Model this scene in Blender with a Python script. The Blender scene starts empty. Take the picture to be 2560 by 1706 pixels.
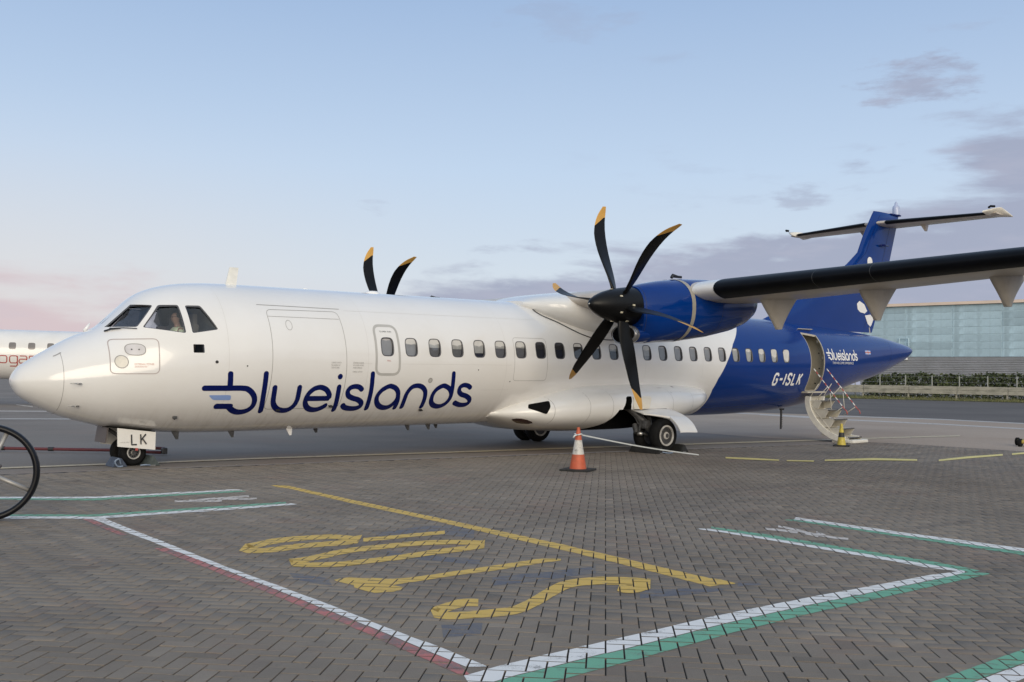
import bpy, bmesh, math, random
import numpy as np
from mathutils import Vector, Matrix
random.seed(7); np.random.seed(7)
scene = bpy.context.scene
COL = scene.collection
# ------------------------------------------------------------------ camera
CAMP = np.array([-4.213, -17.251, 1.540])
C_R = np.array([0.7685, -0.6396, 0.0162]); C_F = np.array([0.6388, 0.7684, 0.0370])
C_R /= np.linalg.norm(C_R); C_U = np.cross(C_R, C_F); C_U /= np.linalg.norm(C_U); C_F = np.cross(C_U, C_R)
cam = bpy.data.cameras.new('camera'); camo = bpy.data.objects.new('camera', cam); COL.objects.link(camo)
cam.sensor_width = 36.0; cam.lens = 2548.8 * 36 / 2560; cam.clip_start = 0.1; cam.clip_end = 6000
M4 = Matrix(((C_R[0], C_U[0], -C_F[0], CAMP[0]), (C_R[1], C_U[1], -C_F[1], CAMP[1]), (C_R[2], C_U[2], -C_F[2], CAMP[2]), (0, 0, 0, 1)))
camo.matrix_world = M4
scene.camera = camo
scene.render.engine = 'CYCLES'
scene.render.resolution_x = 1024; scene.render.resolution_y = 682
# ------------------------------------------------------------------ view, sun, sky
vs = scene.view_settings
vs.view_transform = 'Standard'; vs.look = 'None'; vs.gamma = 1.0; vs.use_curve_mapping = False
vs.exposure = 0.62
SUN_EL = math.radians(12.0)
SUN_DIR = np.array([-0.46, -0.89]); SUN_DIR /= np.linalg.norm(SUN_DIR)   # horizontal direction towards the sun
sl = bpy.data.lights.new('sun', 'SUN'); sl.energy = 1.2; sl.angle = math.radians(40); sl.color = (1.0, 0.86, 0.67)
so = bpy.data.objects.new('sun', sl); COL.objects.link(so)
tow = Vector((SUN_DIR[0] * math.cos(SUN_EL), SUN_DIR[1] * math.cos(SUN_EL), math.sin(SUN_EL)))
so.rotation_euler = tow.to_track_quat('Z', 'Y').to_euler(); so.location = (-20, -60, 40)

def nnode(nt, typ, ins=None, **props):
    n = nt.nodes.new(typ)
    for k, v in props.items(): setattr(n, k, v)
    if ins:
        for k, v in ins.items():
            if isinstance(v, bpy.types.NodeSocket): nt.links.new(v, n.inputs[k])
            else: n.inputs[k].default_value = v
    return n
def math_n(nt, op, a, b=None, c=None, clamp=False):
    n = nt.nodes.new('ShaderNodeMath'); n.operation = op; n.use_clamp = clamp
    for i, v in enumerate((a, b, c)):
        if v is None: continue
        if isinstance(v, bpy.types.NodeSocket): nt.links.new(v, n.inputs[i])
        else: n.inputs[i].default_value = v
    return n.outputs[0]
def mixc(nt, f, a, b, blend='MIX'):
    n = nt.nodes.new('ShaderNodeMix'); n.data_type = 'RGBA'; n.blend_type = blend; n.clamp_factor = True
    for k, v in ((0, f), (6, a), (7, b)):
        if isinstance(v, bpy.types.NodeSocket): nt.links.new(v, n.inputs[k])
        elif k == 0: n.inputs[0].default_value = v
        else: n.inputs[k].default_value = (v[0], v[1], v[2], 1)
    return n.outputs[2]
def ramp(nt, fac, stops, interp='LINEAR'):
    n = nt.nodes.new('ShaderNodeValToRGB'); n.color_ramp.interpolation = interp
    el = n.color_ramp.elements; el.remove(el[1]); el[0].position = stops[0][0]
    for p, c in stops[1:]: el.new(p)
    for e, (p, c) in zip(el, stops): e.color = (c[0], c[1], c[2], 1) if hasattr(c, '__len__') else (c, c, c, 1)
    nt.links.new(fac, n.inputs[0]); return n.outputs[0]
def smooth(nt, v, a, b):
    n = nt.nodes.new('ShaderNodeMapRange'); n.interpolation_type = 'SMOOTHSTEP'; n.clamp = True
    nt.links.new(v, n.inputs[0]); n.inputs[1].default_value = a; n.inputs[2].default_value = b
    n.inputs[3].default_value = 0; n.inputs[4].default_value = 1; return n.outputs[0]

world = bpy.data.worlds.new('World'); scene.world = world; world.use_nodes = True
def build_world():
    nt = world.node_tree; nt.nodes.clear()
    out = nt.nodes.new('ShaderNodeOutputWorld'); bg = nt.nodes.new('ShaderNodeBackground')
    sky = nt.nodes.new('ShaderNodeTexSky'); sky.sky_type = 'NISHITA'; sky.sun_disc = False
    sky.sun_elevation = SUN_EL; sky.sun_rotation = math.atan2(SUN_DIR[0], SUN_DIR[1])
    sky.air_density = 1.0; sky.dust_density = 1.2; sky.ozone_density = 1.5; sky.altitude = 30
    tc = nt.nodes.new('ShaderNodeTexCoord'); D = tc.outputs['Generated']
    sep = nnode(nt, 'ShaderNodeSeparateXYZ', {0: D}); el = sep.outputs[2]
    dr = nnode(nt, 'ShaderNodeVectorMath', {0: D, 1: tuple(C_R)}, operation='DOT_PRODUCT').outputs['Value']  # east-west position along the bank
    # clear-sky colour by height above the horizon: pale rose-grey haze low down, soft blue above
    h = math_n(nt, 'MAXIMUM', el, 0.0)
    grad = ramp(nt, h, [(0.0, (.66, .61, .63)), (0.045, (.63, .64, .70)), (.10, (.60, .67, .755)), (.20, (.50, .62, .785)), (.36, (.33, .46, .68)), (.65, (.31, .42, .61)), (1.0, (.29, .39, .56))])
    rose = math_n(nt, 'MULTIPLY', smooth(nt, dr, .05, -.48), smooth(nt, el, .27, .02))
    grad = mixc(nt, math_n(nt, 'MULTIPLY', rose, .60), grad, (.71, .645, .62))
    skyc = mixc(nt, 1.0, sky.outputs[0], (0.05, 0.05, 0.05), 'MULTIPLY')
    base = mixc(nt, 0.86, skyc, grad)
    # afterglow of the low sun
    sd = nnode(nt, 'ShaderNodeVectorMath', {0: D, 1: tuple(tow)}, operation='DOT_PRODUCT').outputs['Value']
    gw = math_n(nt, 'POWER', math_n(nt, 'MAXIMUM', sd, 0.0), 1.6)
    base = mixc(nt, gw, base, mixc(nt, 1.0, base, (.60, .51, .27), 'ADD'))
    # clouds
    st = nnode(nt, 'ShaderNodeVectorMath', {0: D, 1: (1, 1, 4.2)}, operation='MULTIPLY').outputs[0]
    n1 = nnode(nt, 'ShaderNodeTexNoise', {'Vector': st, 'Scale': 5.2, 'Detail': 7.0, 'Roughness': .56, 'Distortion': .25}).outputs[0]
    n2 = nnode(nt, 'ShaderNodeTexNoise', {'Vector': st, 'Scale': 13.0, 'Detail': 6.0, 'Roughness': .6}).outputs[0]
    bank_h = ramp(nt, math_n(nt, 'MULTIPLY_ADD', dr, 1.0, .5), [(0.0, .092), (.05, .09), (.13, .080), (.22, .072), (.30, .068), (.39, .085), (.5, .108), (.586, .122), (.70, .145), (.79, .16), (.887, .195), (.95, .225), (1.0, .24)])
    wob = math_n(nt, 'ADD', math_n(nt, 'MULTIPLY', math_n(nt, 'SUBTRACT', n1, .5), .26), math_n(nt, 'MULTIPLY', math_n(nt, 'SUBTRACT', n2, .5), .06))
    wob = math_n(nt, 'MULTIPLY', wob, math_n(nt, 'MULTIPLY_ADD', smooth(nt, dr, -.35, .05), .40, .60))
    dlt = math_n(nt, 'SUBTRACT', math_n(nt, 'ADD', bank_h, wob), el)
    bank = math_n(nt, 'MULTIPLY', smooth(nt, dlt, -.012, .035), .86)
    n3 = nnode(nt, 'ShaderNodeTexNoise', {'Vector': nnode(nt, 'ShaderNodeVectorMath', {0: st, 1: (3.1, 1.7, .4)}, operation='ADD').outputs[0], 'Scale': 4.3, 'Detail': 6.0, 'Roughness': .58}).outputs[0]
    wis = math_n(nt, 'MULTIPLY', smooth(nt, n3, .615, .72), math_n(nt, 'MULTIPLY', smooth(nt, dr, -.1, .4), .38))
    wis = math_n(nt, 'MULTIPLY', wis, smooth(nt, el, .6, .3))
    ccol = mixc(nt, smooth(nt, dr, -.34, -.10), (.56, .455, .48), (.29, .315, .42))
    ccol = mixc(nt, math_n(nt, 'MULTIPLY', smooth(nt, n2, .45, .70), .20), ccol, (.46, .44, .52))
    tot = math_n(nt, 'MAXIMUM', bank, wis)
    n4 = nnode(nt, 'ShaderNodeTexNoise', {'Vector': st, 'Scale': 22.0, 'Detail': 6.0, 'Roughness': .6}).outputs[0]
    for px, py, wa, wb, op in ((2285, 205, .045, .022, .75), (1420, 40, .06, .02, .22), (2010, 490, .03, .012, .5), (940, 520, .02, .006, .3)):   # single small clouds
        dv = C_F + C_R * (px - 1280) / 2548.8 - C_U * (py - 853) / 2548.8; dv = dv / np.linalg.norm(dv)
        df = nnode(nt, 'ShaderNodeVectorMath', {0: D, 1: tuple(dv)}, operation='SUBTRACT').outputs[0]
        qa = nnode(nt, 'ShaderNodeVectorMath', {0: df, 1: tuple(C_R / wa)}, operation='DOT_PRODUCT').outputs['Value']
        qb = math_n(nt, 'DIVIDE', nnode(nt, 'ShaderNodeSeparateXYZ', {0: df}).outputs[2], wb)
        q = math_n(nt, 'ADD', math_n(nt, 'MULTIPLY', qa, qa), math_n(nt, 'MULTIPLY', qb, qb))
        cl = math_n(nt, 'MULTIPLY', smooth(nt, math_n(nt, 'MULTIPLY_ADD', q, -.16, n4), .30, .58), op)
        tot = math_n(nt, 'MAXIMUM', tot, cl)
    colr = mixc(nt, tot, base, ccol)
    # below the horizon: dull ground tone
    colr = mixc(nt, smooth(nt, el, .0, -.02), colr, (.16, .15, .15))
    nt.links.new(colr, bg.inputs[0]); bg.inputs[1].default_value = 0.78
    nt.links.new(bg.outputs[0], out.inputs[0])
build_world()
# ------------------------------------------------------------------ mesh helpers
def mk(name, V, F, mat, parent=None, smooth=False, angle=None, off=(0, 0, 0), mats=None, fmat=None):
    me = bpy.data.meshes.new(name)
    V = np.asarray(V, float) - np.asarray(off, float)
    me.from_pydata(V.tolist(), [], [list(map(int, f)) for f in F]); me.validate()
    for m in (mats if mats else [mat]): me.materials.append(m)
    if fmat is not None:
        for p, i in zip(me.polygons, fmat): p.material_index = int(i)
    if smooth:
        me.polygons.foreach_set('use_smooth', [True] * len(me.polygons))
        if angle: me.set_sharp_from_angle(angle=math.radians(angle))
    me.update()
    o = bpy.data.objects.new(name, me); COL.objects.link(o)
    if parent: o.parent = parent
    return o
def fixn(o):
    bm = bmesh.new(); bm.from_mesh(o.data); bmesh.ops.recalc_face_normals(bm, faces=bm.faces); bm.to_mesh(o.data); bm.free(); return o
def tag(o, label=None, cat=None, group=None, kind=None):
    if label: o['label'] = label
    if cat: o['category'] = cat
    if group: o['group'] = group
    if kind: o['kind'] = kind
    return o
def empty(name, loc, rz=0.0):
    o = bpy.data.objects.new(name, None); COL.objects.link(o); o.location = loc; o.rotation_euler = (0, 0, rz); o.empty_display_size = .3; return o
class MB:
    def __init__(s): s.V = []; s.F = []; s.M = []
    def add(s, V, F, m=0):
        b = len(s.V); s.V += [tuple(v) for v in V]; s.F += [[i + b for i in f] for f in F]; s.M += [m] * len(F); return s
    def box(s, c, d, rot=None, m=0, bev=0.0):
        bm = bmesh.new(); bmesh.ops.create_cube(bm, size=1.0)
        for v in bm.verts: v.co = Vector((v.co.x * d[0], v.co.y * d[1], v.co.z * d[2]))
        if bev > 0: bmesh.ops.bevel(bm, geom=bm.edges[:], offset=bev, segments=2, affect='EDGES', profile=.6)
        R = rot if rot is not None else Matrix.Identity(3)
        bm.verts.index_update()
        V = [tuple(R @ v.co + Vector(c)) for v in bm.verts]; F = [[v.index for v in f.verts] for f in bm.faces]; bm.free()
        return s.add(V, F, m)
    def tube(s, path, r, n=10, m=0, closed=False):
        V, F = tube(path, r, n, closed); return s.add(V, F, m)
    def lathe(s, prof, c, axis='z', n=32, m=0, caps=True):
        V, F = lathe(prof, c, axis, n, caps); return s.add(V, F, m)
    def obj(s, name, mat, parent=None, smooth=False, angle=None, off=(0, 0, 0), mats=None):
        return mk(name, s.V, s.F, mat, parent, smooth, angle, off, mats, s.M if mats else None)
def tube(path, r, n=10, closed=False):
    P = np.asarray(path, float); k = len(P); rr = np.broadcast_to(np.asarray(r, float), (k,))
    T = np.zeros_like(P)
    for i in range(k):
        a = P[(i - 1) % k] if (closed or i > 0) else P[i]; b = P[(i + 1) % k] if (closed or i < k - 1) else P[i]
        T[i] = b - a
    T /= np.linalg.norm(T, axis=1)[:, None] + 1e-12
    u = np.cross(T[0], (0, 0, 1.0)); 
    if np.linalg.norm(u) < 1e-3: u = np.cross(T[0], (0, 1.0, 0))
    V = []
    for i in range(k):
        u = u - T[i] * (u @ T[i]); u /= np.linalg.norm(u); w = np.cross(T[i], u)
        for j in range(n):
            a = 2 * math.pi * j / n; V.append(P[i] + rr[i] * (u * math.cos(a) + w * math.sin(a)))
    F = []
    for i in range(k if closed else k - 1):
        for j in range(n):
            a = i * n + j; b = i * n + (j + 1) % n; c = ((i + 1) % k) * n + (j + 1) % n; d = ((i + 1) % k) * n + j
            F.append([a, b, c, d])
    if not closed: F.append(list(range(n))[::-1]); F.append([(k - 1) * n + j for j in range(n)])
    return V, F
def lathe(prof, c, axis='z', n=32, caps=True):
    """prof: (radius, height along axis)"""
    V = []; k = len(prof)
    for r, h in prof:
        for j in range(n):
            a = 2 * math.pi * j / n; p, q = r * math.cos(a), r * math.sin(a)
            v = {'z': (p, q, h), 'x': (h, p, q), 'y': (p, h, q)}[axis]
            V.append((v[0] + c[0], v[1] + c[1], v[2] + c[2]))
    F = []
    for i in range(k - 1):
        for j in range(n): F.append([i * n + j, i * n + (j + 1) % n, (i + 1) * n + (j + 1) % n, (i + 1) * n + j])
    if caps: F.append(list(range(n))[::-1]); F.append([(k - 1) * n + j for j in range(n)])
    return V, F
def loft(rings, cap=True):
    n = len(rings[0]); V = [tuple(p) for r in rings for p in r]; F = []
    for i in range(len(rings) - 1):
        for j in range(n): F.append([i * n + j, i * n + (j + 1) % n, (i + 1) * n + (j + 1) % n, (i + 1) * n + j])
    if cap: F.append(list(range(n))[::-1]); F.append([(len(rings) - 1) * n + j for j in range(n)])
    return V, F
def catmull(pts, sub=6, closed=False):
    P = np.asarray(pts, float); n = len(P); out = []
    for i in range(n if closed else n - 1):
        p0, p1, p2, p3 = [P[(i + j) % n] if closed else P[min(max(i + j, 0), n - 1)] for j in (-1, 0, 1, 2)]
        for t in np.linspace(0, 1, sub, endpoint=False):
            out.append(.5 * ((2 * p1) + (-p0 + p2) * t + (2 * p0 - 5 * p1 + 4 * p2 - p3) * t * t + (-p0 + 3 * p1 - 3 * p2 + p3) * t ** 3))
    if not closed: out.append(P[-1])
    return np.array(out)
# ------------------------------------------------------------------ materials
MATS = {}
def mat(name, col, rough=.5, metal=0.0, var=.08, scale=6.0, bump=0.0, bscale=None, coat=0.0, spec=.5, stretch=None, dirt=None, dirt_amt=.0, dirt_scale=1.2, rvar=.06):
    if name in MATS: return MATS[name]
    m = bpy.data.materials.new(name); m.use_nodes = True; nt = m.node_tree; b = nt.nodes['Principled BSDF']
    tc = nt.nodes.new('ShaderNodeTexCoord'); vec = tc.outputs['Object']
    if stretch: vec = nnode(nt, 'ShaderNodeVectorMath', {0: vec, 1: stretch}, operation='MULTIPLY').outputs[0]
    nz = nnode(nt, 'ShaderNodeTexNoise', {'Vector': vec, 'Scale': scale, 'Detail': 5.0, 'Roughness': .6}).outputs[0]
    lo = tuple(c * (1 - var) for c in col); hi = tuple(min(1, c * (1 + var)) for c in col)
    c = mixc(nt, smooth(nt, nz, .3, .7), lo, hi)
    if dirt:
        nd = nnode(nt, 'ShaderNodeTexNoise', {'Vector': vec, 'Scale': dirt_scale, 'Detail': 7.0, 'Roughness': .65}).outputs[0]
        c = mixc(nt, math_n(nt, 'MULTIPLY', smooth(nt, nd, .45, .72), dirt_amt), c, dirt)
    nt.links.new(c, b.inputs['Base Color'])
    r = nnode(nt, 'ShaderNodeMapRange', {0: nz, 3: max(0.02, rough - rvar), 4: min(1, rough + rvar)}).outputs[0]
    nt.links.new(r, b.inputs['Roughness'])
    b.inputs['Metallic'].default_value = metal; b.inputs['Specular IOR Level'].default_value = spec
    b.inputs['Coat Weight'].default_value = coat; b.inputs['Coat Roughness'].default_value = .08
    if bump > 0:
        nb = nnode(nt, 'ShaderNodeTexNoise', {'Vector': vec, 'Scale': bscale or scale * 6, 'Detail': 4.0}).outputs[0]
        bp = nnode(nt, 'ShaderNodeBump', {'Height': nb, 'Strength': bump, 'Distance': .01}); nt.links.new(bp.outputs[0], b.inputs['Normal'])
    MATS[name] = m; return m
WHITE_C = (.80, .79, .77); BLUE_C = (.0015, .032, .195); NAVY_C = (.002, .008, .095)
M_white = mat('white_paint', WHITE_C, .22, var=.025, scale=1.5, coat=.5, dirt=(.58, .55, .50), dirt_amt=.10, dirt_scale=.9)
M_blue = mat('blue_paint', BLUE_C, .09, rvar=.03, var=.05, scale=1.2, spec=.30)
M_navy = mat('navy_lettering', NAVY_C, .22, var=.04, spec=.25)
M_lblue = mat('light_blue_lettering', (.26, .38, .72), .3, var=.03)
M_wlet = mat('white_lettering', (.86, .86, .86), .3, var=.02)
M_red = mat('red_lettering', (.42, .07, .06), .45, var=.08)
M_black = mat('black_rubber_boot', (.003, .0038, .006), .42, var=.25, scale=3, bump=.05, spec=.15)
M_blade = mat('black_blade', (.0045, .0045, .005), .38, var=.25, scale=5, spec=.22)
M_yel = mat('yellow_blade_tip', (.62, .34, .07), .4, var=.06)
M_tyre = mat('tyre_rubber', (.008, .008, .0085), .8, var=.3, scale=9, bump=.25, spec=.2)
M_metal = mat('bare_metal', (.50, .49, .47), .34, metal=.85, var=.08, scale=12)
M_rim = mat('wheel_rim', (.55, .54, .52), .4, var=.08, scale=14, dirt=(.12, .11, .1), dirt_amt=.5, dirt_scale=6)
M_dgrey = mat('dark_hydraulic_grey', (.06, .06, .062), .45, var=.3, scale=14, bump=.2)
M_hole = mat('bay_shade_black', (.004, .004, .0045), .8, spec=.1, var=.3)  # near-black colour stands for the shade inside bays and inlets
M_beige = mat('beige_trim', (.50, .46, .38), .45, var=.05, scale=3)
M_seam = mat('panel_seam_grey', (.33, .32, .31), .5, var=.1)
M_grey = mat('door_band_grey', (.47, .46, .44), .4, var=.04)
M_wunder = mat('wing_grey_paint', (.58, .52, .45), .35, var=.05, scale=2, coat=.1, dirt=(.34, .29, .24), dirt_amt=.3, dirt_scale=1.5)
M_frame = mat('window_frame_dark', (.07, .07, .08), .4, var=.1)
M_cock = mat('cockpit_lining', (.10, .11, .13), .7, var=.2)
M_line = mat('black_print', (.02, .02, .022), .5, var=.1)
# glass for the cockpit
def glass_mat(name, tint, rough=.02):
    m = bpy.data.materials.new(name); m.use_nodes = True; nt = m.node_tree; nt.nodes.clear()
    o = nt.nodes.new('ShaderNodeOutputMaterial')
    tr = nnode(nt, 'ShaderNodeBsdfTransparent', {0: (*tint, 1)}); gl = nnode(nt, 'ShaderNodeBsdfGlossy', {0: (1, 1, 1, 1), 1: rough})
    lw = nnode(nt, 'ShaderNodeFresnel', {0: 1.45}); fac = math_n(nt, 'MULTIPLY_ADD', lw.outputs[0], .9, .03)
    nz = nnode(nt, 'ShaderNodeTexNoise', {'Scale': 3.0, 'Detail': 2.0}); fac = math_n(nt, 'ADD', fac, math_n(nt, 'MULTIPLY', nz.outputs[0], .03))
    mx = nnode(nt, 'ShaderNodeMixShader', {0: fac, 1: tr.outputs[0], 2: gl.outputs[0]}); nt.links.new(mx.outputs[0], o.inputs[0]); return m
M_glass = glass_mat('cockpit_glass', (.80, .86, .90))
M_cglass = glass_mat('cabin_glass', (.78, .80, .82))
# ------------------------------------------------------------------ ground
def ground_mat(name, c1, c2, scale, grain=60.0, rough=.85, bump=.3, red=None, joints=False):
    m = bpy.data.materials.new(name); m.use_nodes = True; nt = m.node_tree; b = nt.nodes['Principled BSDF']
    g = nt.nodes.new('ShaderNodeNewGeometry'); P = g.outputs['Position']
    n1 = nnode(nt, 'ShaderNodeTexNoise', {'Vector': P, 'Scale': scale, 'Detail': 6.0, 'Roughness': .6}).outputs[0]
    n2 = nnode(nt, 'ShaderNodeTexNoise', {'Vector': P, 'Scale': grain, 'Detail': 3.0, 'Roughness': .7}).outputs[0]
    c = mixc(nt, smooth(nt, n1, .32, .68), c1, c2)
    c = mixc(nt, .28, c, ramp(nt, n2, [(.25, .25), (.75, .9)]), 'OVERLAY')
    if red:
        n3 = nnode(nt, 'ShaderNodeTexNoise', {'Vector': P, 'Scale': .33, 'Detail': 5.0, 'Roughness': .6}).outputs[0]
        c = mixc(nt, math_n(nt, 'MULTIPLY', smooth(nt, n3, .48, .68), .45), c, red)
    if joints:
        mp = nnode(nt, 'ShaderNodeMapping', {0: P, 2: (0, 0, math.radians(45))})
        br = nnode(nt, 'ShaderNodeTexBrick', {'Vector': mp.outputs[0], 'Color1': (1, 1, 1, 1), 'Color2': (.9, .9, .9, 1), 'Mortar': (.35, .35, .35, 1), 'Scale': 1.0, 'Mortar Size': .006, 'Brick Width': .21, 'Row Height': .105})
        c = mixc(nt, 1.0, c, br.outputs[0], 'MULTIPLY')
    nt.links.new(c, b.inputs['Base Color']); b.inputs['Roughness'].default_value = rough; b.inputs['Specular IOR Level'].default_value = .3
    bp = nnode(nt, 'ShaderNodeBump', {'Height': n2, 'Strength': bump, 'Distance': .006}); nt.links.new(bp.outputs[0], b.inputs['Normal'])
    return m
M_asph = ground_mat('apron_asphalt_worn', (.185, .162, .142), (.235, .205, .18), .22, 25, red=(.235, .175, .145))
M_conc = ground_mat('pale_stand_asphalt', (.33, .26, .205), (.40, .32, .255), .12, 20, red=(.34, .26, .2))
M_dasph = ground_mat('dark_asphalt', (.100, .088, .082), (.13, .115, .105), .15, 12)
M_bed = ground_mat('joint_sand', (.018, .016, .014), (.030, .027, .023), 2.0, 80)
# hole for the block paving: A B C D, the rest of the sheet runs to the horizon
HOLE = [(-16.0, -34.0), (-16.0, 0.55), (21.0, -2.35), (21.0, -34.0)]
OUT = [(-2500, -2500), (-2500, 3500), (3500, 3500), (3500, -2500)]
GV = [(x, y, 0.0) for x, y in OUT + HOLE]
GF = [(0, 4, 5, 1), (1, 5, 6, 2), (2, 6, 7, 3), (3, 7, 4, 0)]
ground = fixn(mk('ground', GV, GF, M_asph)); tag(ground, kind='structure')
if ground.data.polygons[0].normal.z < 0: ground.data.flip_normals()
apron = mk('paved_apron', [(x, y, -.008) for x, y in HOLE], [(0, 3, 2, 1)], M_bed); tag(apron, kind='structure')
apron['label'] = 'grey block-paved apron laid in herringbone'
# dark taxiway strip and verge
def strip(name, pts, z, m, kind='structure'):
    o = mk(name, [(x, y, z) for x, y in pts], [list(range(len(pts)))], m)
    if o.data.polygons[0].normal.z < 0: o.data.flip_normals()
    if kind: tag(o, kind=kind)
    return o
EH = np.array([-.173, .985]); NH = np.array([.985, .173])     # along the hangar / away from it
def hp(base, t, o=0.0): b = np.array(base) + EH * t + NH * o; return (float(b[0]), float(b[1]))
strip('taxiway', [(39.0, -40), (39.7, 1.9), (40.6, 10.9), (38.6, 16), (37.5, 60), (60, 300), (150, 300), (101, 3), (103, -40)], .004, M_dasph)
M_soil = ground_mat('verge_soil', (.10, .10, .055), (.17, .16, .09), .6, 8)
GR0 = (97.2, 26.8)
strip('verge', [hp(GR0, -70), hp(GR0, 34), hp(GR0, 34, 45), hp(GR0, -70, 45)], .03, M_soil)

strip('pale_stand', [(21.0, -36), (20.9, -3.2), (19.5, .2), (21.5, 12), (30, 40), (37.6, 40), (38.6, 16), (40.6, 10.9), (39.7, 1.9), (39.0, -36)], .003, M_conc)
# --- block paving: real blocks with chamfers; the 300 nearest are single parts
U = .105; JN = .0080; BL, BW = 2 * U - JN, U - JN
S2 = math.sqrt(.5)
def pq(x, y): return ((x + y) * S2, (y - x) * S2)
def xy(p, q): return ((p - q) * S2, (p + q) * S2)
_cf = C_F[:2] / np.linalg.norm(C_F[:2]); _cr = np.array([_cf[1], -_cf[0]])
def in_view(x, y):
    dx, dy = x - CAMP[0], y - CAMP[1]; f = dx * _cf[0] + dy * _cf[1]; r = dx * _cr[0] + dy * _cr[1]
    return (f > 3.4) & (np.abs(r) < f * .505 + 2.4)
def in_hole(x, y): return (x > -15.9) & (x < 20.9) & (y < .55 - (x + 16) * 2.9 / 37 - .12)
I, J = np.meshgrid(np.arange(-260, 330), np.arange(-330, 330), indexing='ij')
Mm = (I - J) % 4
blk = []
for o, sel in ((0, Mm == 0), (1, Mm == 2)):
    i, j = I[sel], J[sel]
    if o == 0: cp, cq = (i + 1) * U, (j + .5) * U
    else: cp, cq = (i + .5) * U, j * U
    x, y = xy(cp, cq); k = in_view(x, y) & in_hole(x, y)
    blk.append(np.stack([x[k], y[k], np.full(k.sum(), o)], 1))
blk = np.concatenate(blk); NB = len(blk)
dist = np.hypot(blk[:, 0] - CAMP[0], blk[:, 1] - CAMP[1])
vis = np.abs((blk[:, 0] - CAMP[0]) * _cr[0] + (blk[:, 1] - CAMP[1]) * _cr[1]) < ((blk[:, 0] - CAMP[0]) * _cf[0] + (blk[:, 1] - CAMP[1]) * _cf[1]) * .49
dk = np.where(vis & (dist > 5.3), dist, 1e6)
order = np.argsort(dk); near = np.zeros(NB, bool); near[order[:300]] = True
bz = np.random.normal(0, .0011, NB).clip(-.0025, .0025); tint = np.random.choice(6, NB, p=[.035, .22, .33, .24, .14, .035])
btilt = np.random.normal(0, .0022, (NB, 2)); brot = np.random.normal(0, .006, NB)
TINTV = [.80, .94, .985, 1.02, 1.06, 1.18]
CH = .0025
def block_verts():
    a, b = BL / 2, BW / 2; V = []
    for (ex, ey, z) in ((a - CH, b - CH, 0), (a, b, -CH * .75), (a, b, -.024)):
        V += [(-ex, -ey, z), (ex, -ey, z), (ex, ey, z), (-ex, ey, z)]
    return np.array(V)
BV = block_verts(); BF = [(0, 1, 2, 3)] + [(4 + i, 4 + (i + 1) % 4, (i + 1) % 4, i) for i in range(4)] + [(8 + i, 8 + (i + 1) % 4, 4 + (i + 1) % 4, 4 + i) for i in range(4)]
def paver_material():
    m = bpy.data.materials.new('concrete_paver'); m.use_nodes = True; nt = m.node_tree; b = nt.nodes['Principled BSDF']
    g = nt.nodes.new('ShaderNodeNewGeometry'); P = g.outputs['Position']
    at = nnode(nt, 'ShaderNodeAttribute', attribute_name='tint')
    n1 = nnode(nt, 'ShaderNodeTexNoise', {'Vector': P, 'Scale': .55, 'Detail': 6.0, 'Roughness': .6}).outputs[0]
    n2 = nnode(nt, 'ShaderNodeTexNoise', {'Vector': P, 'Scale': 260.0, 'Detail': 3.0, 'Roughness': .75}).outputs[0]
    n3 = nnode(nt, 'ShaderNodeTexNoise', {'Vector': P, 'Scale': .8, 'Detail': 5.0, 'Roughness': .65, 'Distortion': .4}).outputs[0]
    vo = nnode(nt, 'ShaderNodeTexVoronoi', {'Vector': P, 'Scale': 70.0}).outputs['Distance']
    c = mixc(nt, smooth(nt, n1, .3, .7), (.196, .163, .130), (.252, .211, .169))
    c = mixc(nt, math_n(nt, 'MULTIPLY', smooth(nt, n3, .52, .70), .40), c, (.245, .165, .13))     # rusty brown tint
    n4 = nnode(nt, 'ShaderNodeTexNoise', {'Vector': P, 'Scale': 1.7, 'Detail': 6.0, 'Roughness': .7}).outputs[0]
    c = mixc(nt, math_n(nt, 'MULTIPLY', smooth(nt, n4, .56, .74), .5), c, (.125, .114, .108))       # oil and old paint stains
    sv = nnode(nt, 'ShaderNodeVectorMath', {0: P, 1: (.16, 1.5, 1)}, operation='MULTIPLY').outputs[0]
    n5 = nnode(nt, 'ShaderNodeTexNoise', {'Vector': sv, 'Scale': 1.0, 'Detail': 4.0, 'Roughness': .55, 'Distortion': .6}).outputs[0]
    c = mixc(nt, math_n(nt, 'MULTIPLY', smooth(nt, n5, .53, .70), .30), c, (.10, .088, .080))       # tyre scuffs along the stand
    c = mixc(nt, 1.0, c, at.outputs['Color'], 'MULTIPLY')
    c = mixc(nt, .55, c, ramp(nt, n2, [(.2, .15), (.5, .5), (.85, .95)]), 'OVERLAY')
    c = mixc(nt, math_n(nt, 'MULTIPLY', smooth(nt, vo, .10, .04), .5), c, (.42, .41, .39))           # pale aggregate specks
    nt.links.new(c, b.inputs['Base Color']); b.inputs['Roughness'].default_value = .78; b.inputs['Specular IOR Level'].default_value = .35
    bp = nnode(nt, 'ShaderNodeBump', {'Height': n2, 'Strength': .5, 'Distance': .004}); nt.links.new(bp.outputs[0], b.inputs['Normal'])
    return m
M_paver = paver_material()
def set_tint(me, vals):
    a = me.color_attributes.new('tint', 'FLOAT_COLOR', 'POINT'); c = np.ones((len(me.vertices), 4), np.float32); c[:, :3] = np.asarray(vals)[:, None]; a.data.foreach_set('color', c.ravel())
shared = []
for t in range(6):
    me = bpy.data.meshes.new('paving_block'); me.from_pydata(BV.tolist(), [], BF); me.materials.append(M_paver); set_tint(me, [TINTV[t]] * 12); me.update(); shared.append(me)
ang = {0: math.radians(45), 1: math.radians(135)}
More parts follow.
